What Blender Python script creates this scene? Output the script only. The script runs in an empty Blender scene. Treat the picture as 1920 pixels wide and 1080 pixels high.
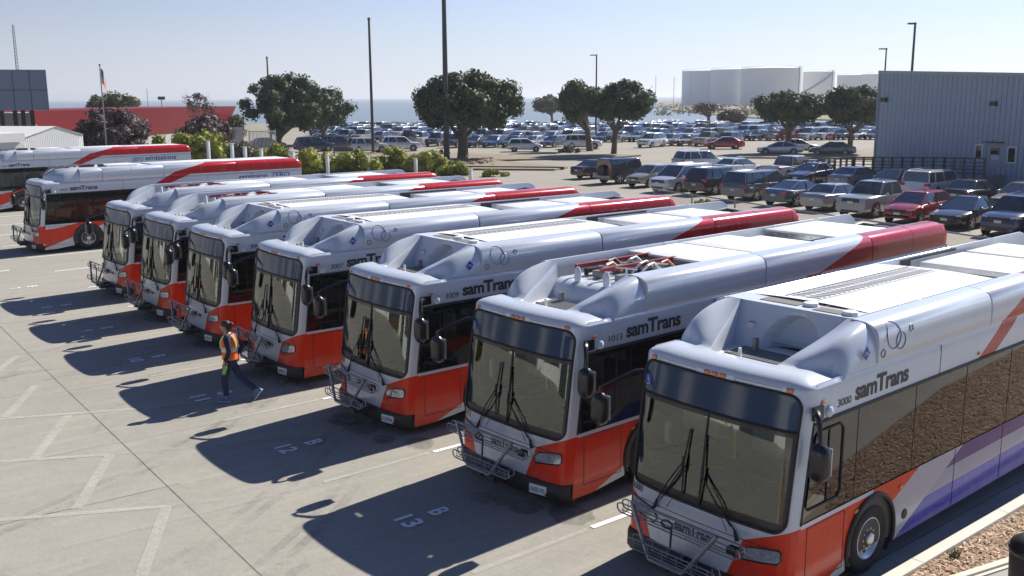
import bpy, bmesh, math, random
from math import sin, cos, pi, radians, sqrt, atan2, hypot
from mathutils import Vector, Matrix
S = bpy.context.scene
COL = S.collection
random.seed(7)
# ---------------------------------------------------------------- camera, sky, sun, exposure
YAW, PITCH, ROLL, FOC, CH = 0.8861078, 0.1932949, -0.0064415, 1827.23, 6.248
_f = Vector((-sin(YAW)*cos(PITCH), cos(YAW)*cos(PITCH), -sin(PITCH)))
_r0 = Vector((cos(YAW), sin(YAW), 0)); _u0 = _r0.cross(_f)
_r = _r0*cos(ROLL)+_u0*sin(ROLL); _u = -_r0*sin(ROLL)+_u0*cos(ROLL)
cd = bpy.data.cameras.new('camera'); cam = bpy.data.objects.new('camera', cd); COL.objects.link(cam)
cam.matrix_world = Matrix(((_r.x, _u.x, -_f.x, 0), (_r.y, _u.y, -_f.y, 0), (_r.z, _u.z, -_f.z, CH), (0, 0, 0, 1)))
cd.sensor_width = 36; cd.lens = FOC/1920*36; cd.clip_start = .1; cd.clip_end = 60000
S.camera = cam
SUN = Vector((-.32, 3.6, 2.9)).normalized()
EL = math.asin(SUN.z); AZ = atan2(SUN.x, SUN.y)
W = bpy.data.worlds.new('World'); S.world = W; W.use_nodes = True
wn = W.node_tree; sk = wn.nodes.new('ShaderNodeTexSky'); sk.sky_type = 'NISHITA'; sk.sun_disc = False
sk.sun_elevation = EL; sk.sun_rotation = AZ; sk.air_density = 1.0; sk.dust_density = .35; sk.ozone_density = 1.6; sk.altitude = 0
def _n(t, **k):
    n = wn.nodes.new(t)
    for a, b in k.items(): setattr(n, a, b)
    return n
_tint = _n('ShaderNodeMix', data_type='RGBA', blend_type='MULTIPLY'); _tint.inputs[0].default_value = 1
wn.links.new(sk.outputs[0], _tint.inputs[6]); _tint.inputs[7].default_value = (.60, .76, 1.14, 1)
# pale sea haze low in the sky, a little brighter towards the sun
_tc0 = _n('ShaderNodeTexCoord'); _sp = _n('ShaderNodeSeparateXYZ'); wn.links.new(_tc0.outputs['Generated'], _sp.inputs[0])
_mr = _n('ShaderNodeMapRange'); wn.links.new(_sp.outputs[2], _mr.inputs[0]); _mr.inputs[1].default_value = .27; _mr.inputs[2].default_value = -.02; _mr.inputs[3].default_value = 0; _mr.inputs[4].default_value = 1
_pw = _n('ShaderNodeMath', operation='POWER'); wn.links.new(_mr.outputs[0], _pw.inputs[0]); _pw.inputs[1].default_value = 1.7
_dt = _n('ShaderNodeVectorMath', operation='DOT_PRODUCT'); wn.links.new(_tc0.outputs['Generated'], _dt.inputs[0]); _dt.inputs[1].default_value = (SUN.x, SUN.y, 0)
_m2 = _n('ShaderNodeMapRange'); wn.links.new(_dt.outputs['Value'], _m2.inputs[0]); _m2.inputs[1].default_value = -.3; _m2.inputs[2].default_value = .75; _m2.inputs[3].default_value = 5.3; _m2.inputs[4].default_value = 9.6
_hz = _n('ShaderNodeVectorMath', operation='SCALE'); _hz.inputs[0].default_value = (.90, .93, 1.03); wn.links.new(_m2.outputs[0], _hz.inputs['Scale'])
_m3 = _n('ShaderNodeMapRange'); wn.links.new(_dt.outputs['Value'], _m3.inputs[0]); _m3.inputs[1].default_value = .1; _m3.inputs[2].default_value = .62; _m3.inputs[3].default_value = .66; _m3.inputs[4].default_value = 1.12
_sc = _n('ShaderNodeVectorMath', operation='SCALE'); wn.links.new(_tint.outputs[2], _sc.inputs[0]); wn.links.new(_m3.outputs[0], _sc.inputs['Scale'])
_mx = _n('ShaderNodeMix', data_type='RGBA'); wn.links.new(_pw.outputs[0], _mx.inputs[0]); wn.links.new(_sc.outputs[0], _mx.inputs[6]); wn.links.new(_hz.outputs[0], _mx.inputs[7])
wn.links.new(_mx.outputs[2], wn.nodes['Background'].inputs[0]); wn.nodes['Background'].inputs[1].default_value = .069
ld = bpy.data.lights.new('sun', 'SUN'); sun = bpy.data.objects.new('sun', ld); COL.objects.link(sun)
ld.energy = 5.0; ld.angle = radians(.5); ld.color = (1, .94, .84)
sun.rotation_euler = SUN.to_track_quat('Z', 'Y').to_euler(); sun.location = (0, 0, 60)
S.view_settings.view_transform = 'Standard'; S.view_settings.look = 'None'; S.view_settings.gamma = 1
S.view_settings.exposure = .62; S.view_settings.use_curve_mapping = False
S.render.engine = 'CYCLES'
try:
    S.cycles.max_bounces = 8; S.cycles.transparent_max_bounces = 12; S.cycles.volume_bounces = 0
except Exception: pass

def G(px, py, z=0.0):
    "point of the horizontal plane z seen at a pixel of the 1920x1080 photograph (surveying the ground)"
    d = _f*FOC+_r*(px-960)+_u*(540-py)
    return Vector((0, 0, CH))+d*((z-CH)/d.z)
def pxh(px, py, g):
    "height of the point above ground point g that shows at picture row py"
    d = _f*FOC+_r*(px-960)+_u*(540-py)
    return CH+d.z*hypot(g[0], g[1])/hypot(d.x, d.y)

# ---------------------------------------------------------------- materials
class X:
    "tiny expression wrapper over shader math nodes"
    def __init__(s, nt, k): s.nt, s.k = nt, k
    def _op(s, o, b=None, c=None):
        n = s.nt.nodes.new('ShaderNodeMath'); n.operation = o
        for i, q in enumerate((s, b, c)):
            if q is None: continue
            if isinstance(q, X): s.nt.links.new(q.k, n.inputs[i])
            else: n.inputs[i].default_value = q
        return X(s.nt, n.outputs[0])
    def __add__(s, b): return s._op('ADD', b)
    def __sub__(s, b): return s._op('SUBTRACT', b)
    def __mul__(s, b): return s._op('MULTIPLY', b)
    def __truediv__(s, b): return s._op('DIVIDE', b)
    def __gt__(s, b): return s._op('GREATER_THAN', b)
    def __lt__(s, b): return s._op('LESS_THAN', b)
    def abs(s): return s._op('ABSOLUTE')
    def inv(s): return X(s.nt, s.nt.nodes.new('ShaderNodeMath').outputs[0])._c(s)
    def _c(s, o):
        n = s.k.node; n.operation = 'SUBTRACT'; n.inputs[0].default_value = 1; s.nt.links.new(o.k, n.inputs[1]); return s
    def mx(s, b): return s._op('MAXIMUM', b)
    def clamp(s):
        r = s+0.0; r.k.node.use_clamp = True; return r
def newmat(name):
    m = bpy.data.materials.new(name); m.use_nodes = True
    return m, m.node_tree, m.node_tree.nodes['Principled BSDF']
def col3(c): return (c[0], c[1], c[2], 1)
def mixc(nt, fac, a, b, mode='MIX'):
    n = nt.nodes.new('ShaderNodeMix'); n.data_type = 'RGBA'; n.blend_type = mode
    for i, q in ((0, fac), (6, a), (7, b)):
        if isinstance(q, X): nt.links.new(q.k, n.inputs[i])
        elif hasattr(q, 'links'): nt.links.new(q, n.inputs[i])
        elif i == 0: n.inputs[0].default_value = q
        else: n.inputs[i].default_value = col3(q)
    return n.outputs[2]
def coords(nt, kind='Object', scale=None):
    t = nt.nodes.new('ShaderNodeTexCoord'); o = t.outputs[kind]
    if scale is not None:
        mp = nt.nodes.new('ShaderNodeMapping'); nt.links.new(o, mp.inputs[0])
        mp.inputs[3].default_value = scale if isinstance(scale, (tuple, list)) else (scale,)*3; o = mp.outputs[0]
    return o
def world_pos(nt):
    return nt.nodes.new('ShaderNodeNewGeometry').outputs['Position']
def noise(nt, vec, scale, detail=4, rough=.55, lo=None, hi=None, dist=0):
    n = nt.nodes.new('ShaderNodeTexNoise'); nt.links.new(vec, n.inputs['Vector'])
    n.inputs['Scale'].default_value = scale; n.inputs['Detail'].default_value = detail; n.inputs['Roughness'].default_value = rough
    n.inputs['Distortion'].default_value = dist
    x = X(nt, n.outputs[0])
    if lo is not None:
        x = ((x-lo)*(1/(hi-lo))).clamp()
    return x
def xyz(nt, vec):
    s = nt.nodes.new('ShaderNodeSeparateXYZ'); nt.links.new(vec, s.inputs[0])
    return [X(nt, s.outputs[i]) for i in range(3)]
def bump(nt, b, h, strength, dist=.02):
    n = nt.nodes.new('ShaderNodeBump'); n.inputs['Strength'].default_value = strength; n.inputs['Distance'].default_value = dist
    nt.links.new(h.k, n.inputs['Height']); nt.links.new(n.outputs[0], b.inputs['Normal'])
def simple(name, c, rough=.5, metal=0, var=.08, vs=3, coat=0, spec=.5, obj=True):
    m, nt, b = newmat(name)
    v = coords(nt) if obj else world_pos(nt)
    n = noise(nt, v, vs, 5)
    dk = tuple(q*(1-var*2) for q in c); lt = tuple(min(1, q*(1+var)) for q in c)
    nt.links.new(mixc(nt, n, dk, lt), b.inputs['Base Color'])
    b.inputs['Roughness'].default_value = rough; b.inputs['Metallic'].default_value = metal
    b.inputs['Coat Weight'].default_value = coat; b.inputs['Coat Roughness'].default_value = .08
    b.inputs['Specular IOR Level'].default_value = spec
    return m
def emis(name, c, e):
    m, nt, b = newmat(name); b.inputs['Base Color'].default_value = col3(c)
    b.inputs['Emission Color'].default_value = col3(c); b.inputs['Emission Strength'].default_value = e; return m
M = {}
M['black'] = simple('black_rubber', (.016, .016, .018), .55)
M['black_gloss'] = simple('black_plastic', (.02, .02, .023), .25, var=.2)
M['dark'] = simple('dark_metal', (.05, .05, .055), .5, .3)
M['grey'] = simple('grey_plastic', (.22, .225, .23), .5)
M['tyre'] = simple('tyre_rubber', (.025, .025, .027), .8, var=.3, vs=6)
M['alu'] = simple('polished_aluminium', (.8, .81, .83), .3, .55, var=.1, vs=6)
M['steel'] = simple('brushed_steel', (.30, .31, .33), .4, .7, var=.12, vs=8)
M['white'] = simple('white_paint', (.60, .645, .70), .34, coat=.3, var=.04)
M['roofwhite'] = simple('white_roof_panel', (.8, .8, .79), .45, var=.10, vs=3.5)
M['amber'] = simple('amber_lens', (.75, .2, .03), .2, coat=.8)
M['redlens'] = simple('red_lens', (.6, .02, .02), .2, coat=.8)
M['redrail'] = simple('red_channel', (.35, .05, .04), .5)
M['hose'] = simple('orange_hose', (.6, .15, .06), .5)
M['lens'] = simple('clear_lamp_lens', (.6, .63, .68), .08, .5, var=.45, vs=22)
M['ink'] = simple('dark_lettering', (.035, .036, .045), .5, var=.05)
M['navy'] = simple('blue_lettering', (.02, .07, .3), .4)
M['stripe_ink'] = simple('grey_line', (.1, .14, .24), .4)
M['bluesign'] = simple('blue_sticker', (.015, .06, .42), .4)
M['plate'] = simple('plate_white', (.72, .75, .78), .4)
M['yellow'] = simple('yellow_rail', (.75, .55, .02), .4)
M['seat'] = simple('seat_blue', (.06, .09, .2), .8)
M['floor_in'] = simple('bus_floor', (.3, .3, .29), .7)
M['ceiling'] = simple('bus_ceiling', (.5, .52, .5), .7)
M['purplebox'] = simple('dash_grey', (.035, .037, .036), .6)
M['matgrey'] = simple('grip_mat', (.19, .18, .165), .9)

def glassmat(name, tint, trans, gl, rough=.02, gc=(.95, .97, .95), bs=.25):
    "coated window glass: tinted transmission plus mirror-like reflection rising towards grazing"
    m = bpy.data.materials.new(name); m.use_nodes = True; nt = m.node_tree; nt.nodes.clear()
    out = nt.nodes.new('ShaderNodeOutputMaterial')
    tr = nt.nodes.new('ShaderNodeBsdfTransparent'); tr.inputs[0].default_value = col3(tint)
    df = nt.nodes.new('ShaderNodeBsdfDiffuse'); df.inputs[0].default_value = (.012, .014, .015, 1)
    mx = nt.nodes.new('ShaderNodeMixShader'); mx.inputs[0].default_value = trans
    nt.links.new(df.outputs[0], mx.inputs[1]); nt.links.new(tr.outputs[0], mx.inputs[2])
    g = nt.nodes.new('ShaderNodeBsdfGlossy'); g.inputs['Roughness'].default_value = rough; g.inputs[0].default_value = col3(gc)
    fr = nt.nodes.new('ShaderNodeFresnel'); fr.inputs[0].default_value = gl
    n = noise(nt, coords(nt), 1.3, 2); bp = nt.nodes.new('ShaderNodeBump'); bp.inputs[0].default_value = bs; bp.inputs[1].default_value = .01
    nt.links.new(n.k, bp.inputs['Height']); nt.links.new(bp.outputs[0], g.inputs['Normal'])
    m2 = nt.nodes.new('ShaderNodeMixShader'); nt.links.new(fr.outputs[0], m2.inputs[0])
    nt.links.new(mx.outputs[0], m2.inputs[1]); nt.links.new(g.outputs[0], m2.inputs[2]); nt.links.new(m2.outputs[0], out.inputs[0])
    return m
M['windshield'] = glassmat('windshield_glass', (.66, .74, .70), .95, 2.1, .010, (.90, .95, .93), .02)
M['sideglass'] = glassmat('dark_side_glass', (.42, .46, .46), .42, 1.68, .012, (1, .97, .92), .02)
M['signglass'] = simple('destination_sign_glass', (.024, .058, .12), .12, var=.2, vs=1.2, spec=.45)
M['carglass'] = glassmat('car_glass', (.4, .45, .48), .5, 2.3, .03)

def red_c(): return (.56, .035, .022)
def bus_paint(name, kind, s0=0.0, metallic=.0):
    "silver white bus paint with the red (or red, white, violet and blue) livery given by position on the body"
    m, nt, b = newmat(name)
    x, y, z = xyz(nt, coords(nt))
    RD = (.70, .036, .010); RD2 = (.46, .010, .012)
    nz = noise(nt, coords(nt), 2.2, 5)
    base = mixc(nt, nz, (.56, .605, .66), (.65, .69, .74))
    low = z < 1.25
    front = y < (z*.12+.29)
    side = front.inv()
    # front corners
    rr = (x > (z*.38+.35))*(z < (x*.42+.61)); rl = ((x*-1) > (z*.42+.6))*(z < (x*-.5+.36))
    fr = (rr+rl).clamp()*front*(z < 1.2)
    if kind == 'electric':
        top = z < (y*y*.07+.97); swo = z > (y*.34+.1)
        sd = side*top*swo*(y < 3.0)*low
        st = side*low*(y > 3.0)*(y < 3.9)*(z > (y*.9-2.55))
        sd = (sd+st).clamp()
    else:
        sd = side*(z < 1.125)*(z > (y*.38-.15))*(y < 2.1)
        sd = (sd+side*low*(y > 2.1)*(y < (z*2.25+.68))*(z > .5)).clamp()*(z < 1.2)
    mask = (fr+sd).clamp()
    # diagonal band across the coving and the cowls
    hi = z > 2.3
    cowl = z > 2.895
    if kind == 'electric':
        dz = z-2.43
        lft = (dz*1.9+4.75).mx(dz*4.4+3.1)
        k1 = (y > lft)*((y < (dz*2.7+5.3))+(z > 2.95)).clamp()
        k2 = k1*0.0
    else:
        yA = 4.93+s0; dz = z-2.43
        k1 = (y > (dz*1.75+(yA-.05)))*(y < (dz*1.75+(yA+.5)))*cowl.inv()
        k2 = cowl*(y > (dz*(2.5 if kind == 'blue' else 3.5)+(yA-.51)))
    mask2 = ((k1+k2).clamp())*hi
    mask2 = mask2*((x > .93)+(x < (-.93 if kind == 'electric' else -1.17))).clamp()
    c = mixc(nt, mask, base, RD)
    c = mixc(nt, mask2, c, RD2)
    if kind == 'blue':
        L = side*low*(y > ((z*2.13+2.14)))   # right of the long diagonal
        c = mixc(nt, L, c, (.36, .40, .52))
        vio = L*(z > (y*.01+.89)); c = mixc(nt, vio, c, (.075, .035, .24))
        blu = L*(z < (y*.012+.62)); c = mixc(nt, blu, c, (.006, .012, .46))
        ped = side*low*(y > (z*2.25+.68))*(y > 2.1)*L.inv(); c = mixc(nt, ped, c, (.44, .48, .56))
    elif kind == 'red':
        blu = side*low*(y > (z*2.13+2.14)); c = mixc(nt, blu, c, (.6, .05, .02))
    # faint rain streaks and dust films running down from the roof edge
    rs = noise(nt, coords(nt, 'Object', (1, 5, .35)), 2.4, 6, .7, .5, .8); c = mixc(nt, rs*.16, c, (.36, .35, .33))
    # road dirt low down on the skirt
    dn = noise(nt, coords(nt, 'Object', (3, 1, 6)), 2.0, 6, .7, .45, .75)
    c = mixc(nt, dn*(z < .55)*.35, c, (.2, .18, .16))
    nt.links.new(c, b.inputs['Base Color']); b.inputs['Roughness'].default_value = .22
    white = (mask+mask2).clamp().inv(); nt.links.new((white*.14).k, b.inputs['Metallic'])
    b.inputs['Coat Weight'].default_value = .25; b.inputs['Coat Roughness'].default_value = .04
    b.inputs['Specular IOR Level'].default_value = .25
    return m

# ---------------------------------------------------------------- mesh helpers
class MB:
    def __init__(s): s.v = []; s.f = []; s.m = []; s.sm = []
    def add(s, vs, fs, mi=0, smooth=False):
        o = len(s.v); s.v += [tuple(v) for v in vs]
        for f in fs: s.f.append(tuple(i+o for i in f)); s.m.append(mi); s.sm.append(smooth)
        return s
    def box(s, x0, x1, y0, y1, z0, z1, mi=0):
        return s.add([(x0, y0, z0), (x1, y0, z0), (x1, y1, z0), (x0, y1, z0), (x0, y0, z1), (x1, y0, z1), (x1, y1, z1), (x0, y1, z1)],
                     [(0, 3, 2, 1), (4, 5, 6, 7), (0, 1, 5, 4), (1, 2, 6, 5), (2, 3, 7, 6), (3, 0, 4, 7)], mi)
    def obox(s, c, ax, ay, az, mi=0):
        "box from centre and three half-axis vectors"
        c = Vector(c); ax = Vector(ax); ay = Vector(ay); az = Vector(az)
        vs = [c+sx*ax+sy*ay+sz*az for sz in (-1, 1) for sx, sy in ((-1, -1), (1, -1), (1, 1), (-1, 1))]
        return s.add(vs, [(0, 3, 2, 1), (4, 5, 6, 7), (0, 1, 5, 4), (1, 2, 6, 5), (2, 3, 7, 6), (3, 0, 4, 7)], mi)
    def grid(s, rows, mi=0, smooth=True, closed=False):
        n = len(rows[0]); vs = [p for r in rows for p in r]; fs = []
        for i in range(len(rows)-1):
            for j in range(n if closed else n-1):
                k = (j+1) % n
                fs.append((i*n+j, i*n+k, (i+1)*n+k, (i+1)*n+j))
        return s.add(vs, fs, mi, smooth)
    def loft(s, rings, mi=0, smooth=True, caps=True):
        s.grid(rings, mi, smooth, True)
        if caps:
            s.add(rings[0], [tuple(range(len(rings[0])))[::-1]], mi); s.add(rings[-1], [tuple(range(len(rings[-1])))], mi)
        return s
    def tube(s, pts, r, n=7, mi=0, closed=False, caps=True, smooth=True):
        P = [Vector(p) for p in pts]; N = len(P); rings = []; up = None
        for i in range(N):
            a = P[(i-1) % N] if (closed or i > 0) else P[i]; b = P[(i+1) % N] if (closed or i < N-1) else P[i]
            t = (b-a)
            if t.length < 1e-9: t = Vector((0, 0, 1))
            t.normalize()
            if up is None:
                up = Vector((0, 0, 1)) if abs(t.z) < .9 else Vector((0, 1, 0))
            sx = t.cross(up)
            if sx.length < 1e-6: sx = t.cross(Vector((1, .1, 0)))
            sx.normalize(); up = sx.cross(t).normalized()
            rr = r[i] if isinstance(r, (list, tuple)) else r
            rings.append([P[i]+(sx*cos(2*pi*k/n)+up*sin(2*pi*k/n))*rr for k in range(n)])
        if closed: rings.append(rings[0])
        return s.loft(rings, mi, smooth, caps and not closed)
    def lathe(s, prof, axis='x', c=(0, 0, 0), n=24, mi=0, smooth=True, caps=True):
        "prof: list of (distance along axis, radius)"
        rings = []
        for d, r in prof:
            ring = []
            for k in range(n):
                a = 2*pi*k/n
                p = {'x': (d, cos(a)*r, sin(a)*r), 'y': (cos(a)*r, d, sin(a)*r), 'z': (cos(a)*r, sin(a)*r, d)}[axis]
                ring.append((p[0]+c[0], p[1]+c[1], p[2]+c[2]))
            rings.append(ring)
        return s.loft(rings, mi, smooth, caps)
    def ellipsoid(s, c, r, mi=0, nu=12, nv=8, rot=None):
        rings = []
        for i in range(1, nv):
            a = pi*i/nv
            ring = []
            for k in range(nu):
                b = 2*pi*k/nu
                p = Vector((sin(a)*cos(b)*r[0], sin(a)*sin(b)*r[1], -cos(a)*r[2]))
                if rot is not None: p = rot @ p
                ring.append(Vector(c)+p)
            rings.append(ring)
        return s.loft(rings, mi, True, True)
    def merge(s, o, off=0):
        k = len(s.v); s.v += o.v; s.f += [tuple(i+k for i in f) for f in o.f]; s.m += [q+off for q in o.m]; s.sm += o.sm; return s
    def xf(s, mat):
        s.v = [tuple(mat @ Vector(v)) for v in s.v]; return s
    def mesh(s, name, mats, bevel=0, fixn=True, angle=40):
        me = bpy.data.meshes.new(name); me.from_pydata(s.v, [], s.f)
        for m in (mats if isinstance(mats, (list, tuple)) else [mats]): me.materials.append(M[m] if isinstance(m, str) else m)
        me.polygons.foreach_set('material_index', s.m); me.polygons.foreach_set('use_smooth', s.sm)
        if bevel or fixn:
            bm = bmesh.new(); bm.from_mesh(me)
            if bevel:
                bmesh.ops.remove_doubles(bm, verts=bm.verts, dist=1e-5)
            if fixn: bmesh.ops.recalc_face_normals(bm, faces=bm.faces)
            if bevel:
                es = [e for e in bm.edges if len(e.link_faces) == 2 and e.calc_face_angle(0) > .6]
                bmesh.ops.bevel(bm, geom=es, offset=bevel, segments=2, affect='EDGES', profile=.5, clamp_overlap=True)
                for f in bm.faces: f.smooth = True
            bm.to_mesh(me); bm.free()
        me.set_sharp_from_angle(angle=radians(angle))
        return me
    def build(s, name, mats, parent=None, bevel=0, fixn=True, angle=40):
        return link(bpy.data.objects.new(name, s.mesh(name, mats, bevel, fixn, angle)), parent)
def link(o, parent=None):
    COL.objects.link(o)
    if parent is not None: o.parent = parent
    return o
def tag(o, label=None, cat=None, group=None, kind=None):
    if label: o['label'] = label
    if cat: o['category'] = cat
    if group: o['group'] = group
    if kind: o['kind'] = kind
    return o
def empty(name, loc=(0, 0, 0), rz=0.0):
    o = bpy.data.objects.new(name, None); o.empty_display_size = .3; COL.objects.link(o)
    o.location = loc; o.rotation_euler = (0, 0, rz); return o
def copy_tree(o, parent=None):
    c = o.copy(); COL.objects.link(c); c.parent = parent
    for ch in list(o.children): copy_tree(ch, c)
    return c
def lerp_table(t, v):
    if v <= t[0][0]: return t[0][1]
    for (a, b), (c, d) in zip(t, t[1:]):
        if v <= c: return b+(d-b)*(v-a)/(c-a)
    return t[-1][1]
_tc = {}
def text_mesh(txt, bold=.0, shear=0.0, space=1.0):
    key = (txt, bold, shear, space)
    if key not in _tc:
        cu = bpy.data.curves.new('lettering', 'FONT'); cu.body = txt; cu.offset = bold; cu.shear = shear; cu.space_character = space
        cu.resolution_u = 3; cu.size = 1
        o = bpy.data.objects.new('lettering', cu); COL.objects.link(o)
        dg = bpy.context.evaluated_depsgraph_get(); ev = o.evaluated_get(dg); me = bpy.data.meshes.new_from_object(ev)
        vs = [(v.co.x, v.co.y) for v in me.vertices]; fs = [tuple(p.vertices) for p in me.polygons]
        bpy.data.objects.remove(o); bpy.data.curves.remove(cu); bpy.data.meshes.remove(me)
        x0 = min(v[0] for v in vs); x1 = max(v[0] for v in vs); y0 = min(v[1] for v in vs); y1 = max(v[1] for v in vs)
        _tc[key] = ([((a-x0)/(x1-x0), (b-y0)/(y1-y0)) for a, b in vs], fs)
    return _tc[key]
def lettering(name, txt, fn, mat, parent=None, bold=.02, shear=0.0, space=1.0):
    "fn maps (u,v) in the unit box of the text to a 3-D point"
    vs, fs = text_mesh(txt, bold, shear, space)
    mb = MB(); mb.add([fn(u, v) for u, v in vs], fs)
    return mb.build(name, mat, parent, fixn=False)
# ================================================================ BUSES
BOW = [(0, 0), (.3, .005), (.6, .02), (.9, .05), (1.08, .078), (1.18, .112), (1.235, .155), (1.265, .22), (1.28, .30)]
SLP = [(0, 0), (.42, .03), (1.15, .09), (2.3, .24), (2.8, .33), (3.1, .40)]
def slope(z): return lerp_table(SLP, z)
def yf(x, z): return slope(z)+lerp_table(BOW, abs(x))
CX = [1.28, 1.275, 1.265, 1.25, 1.235, 1.21, 1.18, 1.12, 1.02, .9, .75, .6, .4, .2]
XS = [-c for c in CX]+[0]+CX[::-1]
COWL = [(1.285, 2.895), (1.302, 2.93), (1.302, 3.10), (1.296, 3.2), (1.28, 3.28), (1.245, 3.345), (1.19, 3.39), (1.11, 3.415), (1.02, 3.425), (.9, 3.43)]
def cowlx(z): return lerp_table([(q[1], q[0]) for q in COWL], z)
L_BUS = 12.25
WY = (2.09, 9.18)
def arch_z(y, r=.6):
    for w in WY:
        if abs(y-w) < r: return .5+sqrt(r*r-(y-w)**2)
    return 0
GL0, GL1, GR = 1.10, 2.77, .16     # glass outline, corner radius
def gw(z):
    w = 1.205
    if z < GL0+GR: t = (GL0+GR-z)/GR
    elif z > GL1-GR: t = (z-(GL1-GR))/GR
    else: return w
    return w-GR*(1-sqrt(max(0, 1-t*t)))

def glass_bot(x): return GL0+.05*(abs(x)/1.2)**2 -.03

def bus_shell_parts(kind):
    "mesh data for one roof variant, livery material is swapped per object"
    D = {}
    # --- body
    b = MB()
    zs_lo = [.40, .6, .8, .95, GL0]
    b.grid([[(x, yf(x, z), z) for x in XS] for z in zs_lo], 0)
    b.grid([[(x, yf(x, z), z) for x in XS] for z in (GL1, 2.81, 2.84)], 0)
    hz = sorted({GL0+GR*(1-cos(a*pi/16)) for a in range(9)} | {GL1-GR*(1-cos(a*pi/16)) for a in range(9)} | {1.5, 1.8, 2.1, 2.35})
    for s in (-1, 1):
        rows = []
        for z in hz:
            w = gw(z)
            rows.append([(s*q, yf(q, z), z) for q in [w+(1.28-w)*(1-cos(k*pi/14)) if False else w+(1.28-w)*k/8 for k in range(9)]])
        b.grid(rows, 0)
    # lower side panels with wheel arches
    ys = sorted({.0+i*.25 for i in range(3, 50)} | {w+.6*sin(a*pi/24) for w in WY for a in range(-12, 13)} | {12.25})
    for s in (-1, 1):
        for z0, z1 in ((.0, 0),):
            top = 1.18
            # front strip following the slope
            rows = [[(s*1.28, slope(z)+.30, z), (s*1.28, .75, z)] for z in (.15, .28, .6, .9, top)]
            b.grid(rows, 0, False)
            for ya, yb in zip([y for y in ys if y >= .749][:-1], [y for y in ys if y >= .749][1:]):
                za = max(.15 if ya < 1.4 else .28, arch_z(ya+1e-4)); zb = max(.15 if yb < 1.51 else .28, arch_z(yb-1e-4))
                if ya < 1.51: za = max(za, .15+(ya-.75)*.12); zb = max(zb, .15+(yb-.75)*.12)
                if za >= top: za = top-.001
                if zb >= top: zb = top-.001
                b.add([(s*1.28, ya, za), (s*1.28, yb, zb), (s*1.28, yb, top), (s*1.28, ya, top)], [(0, 1, 2, 3)], 0)
        # band above windows (coving) with a slight tuck
        yy = [slope(2.6)+.30, .9, 2, 4, 6, 8, 10, 12.25]
        b.grid([[(s*q, max(y, slope(z)+.30), z) for y in yy] for q, z in ((1.28, 2.43), (1.282, 2.6), (1.28, 2.78), (1.262, 2.88), (1.25, 2.9))], 0)
        # roof ledge
        b.grid([[(s*q, y, z) for y in (1.9, 5, 8, 12.25)] for q, z in ((1.25, 2.9), (.88, 2.92), (.0, 2.93))], 1)
    # rear
    b.add([(-1.28, 12.25, .35), (1.28, 12.25, .35), (1.28, 12.25, 2.9), (-1.28, 12.25, 2.9)], [(0, 1, 2, 3)], 0)
    # ceiling & floor inside
    b.box(-1.24, 1.24, .75, 12.2, 2.36, 2.4, 4); b.box(-1.24, 1.24, .42, 12.2, .34, .38, 3)
    b.box(-1.262, -1.25, .6, 12.2, .38, 1.16, 2); b.box(1.25, 1.262, .6, 12.2, .38, 1.16, 2)
    # wheel wells
    for w in WY:
        for s in (-1, 1):
            rings = [[(s*q, w+.59*cos(a*pi/16), .5+.59*sin(a*pi/16)) for a in range(-3, 20)] for q in (1.275, .8)]
            b.grid(rings, 2); b.add([r for r in rings[1]], [tuple(range(len(rings[1])))], 2)
    b.merge(rect_grooves(kind), 2); b.merge(groove(), 2)
    D['body'] = b.mesh('bus_body', ['white', 'roofwhite', 'dark', 'floor_in', 'ceiling'], fixn=False)
    # --- front cap
    c = MB(); zb = 2.84
    def wrec(y):
        return 0.0 if kind == 'ele' else .47+.36*max(0, min(1, (y-.74)/1.2))**.9
    def H(a, y, x):
        y0 = slope(2.84)+lerp_table(BOW, a)
        t = min(1, max(0, (y-y0)/.30))
        zv = 2.84+.125*sqrt(max(0, 1-(1-t)**2))
        zv = 2.84+(zv-2.84)*sqrt(max(0, 1-max(0, (a-.96)/.32)**2)) if a > .96 else zv
        yv = .78+.14*(a/1.2)**3
        d = min(1, max(0, (y-yv)/.13)); d = d*d*(3-2*d)
        zl = zv-(zv-2.875 if zv > 2.875 else 0)*d
        s1_ = min(1, max(0, (y-.82)/(1.97-.82))); k1_ = s1_**.88*(1-.10*sin(pi*s1_))
        st = 1.02+.20*max(0, min(1, (a-.8)/.48))**1.5
        s2_ = min(1, max(0, (y-st)/(1.97-st))); k2_ = sqrt(max(0, 1-(1-s2_)**2))**.95
        bl_ = min(1, max(0, (a-wrec(y))/(1.20-wrec(y)))) if kind != 'ele' else 1; bl_ = bl_*bl_*(3-2*bl_)
        k = k1_+(k2_-k1_)*bl_
        top = 3.425 if a < .9 else 3.425
        z = zl+(top-zl)*k
        if a > .98:
            q = min(1, (a-.98)/.302)
            edge = max(2.842, min(z, 2.9))
            z = edge+(z-edge)*sqrt(max(0, 1-q**2.4))
        return z
    NY = 34
    def wrec(y):
        if kind == 'ele': return 0.0
        return .47+.36*max(0, min(1, (y-.74)/1.2))**.9
    def yrow(a, v):
        y0 = slope(2.84)+lerp_table(BOW, a); return y0+(1.97-y0)*v
    vs = [1-cos(i*pi/2/NY*1.0) if False else (i/NY)**1.25 for i in range(NY+1)]
    outer = [k/13 for k in range(14)]
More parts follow.
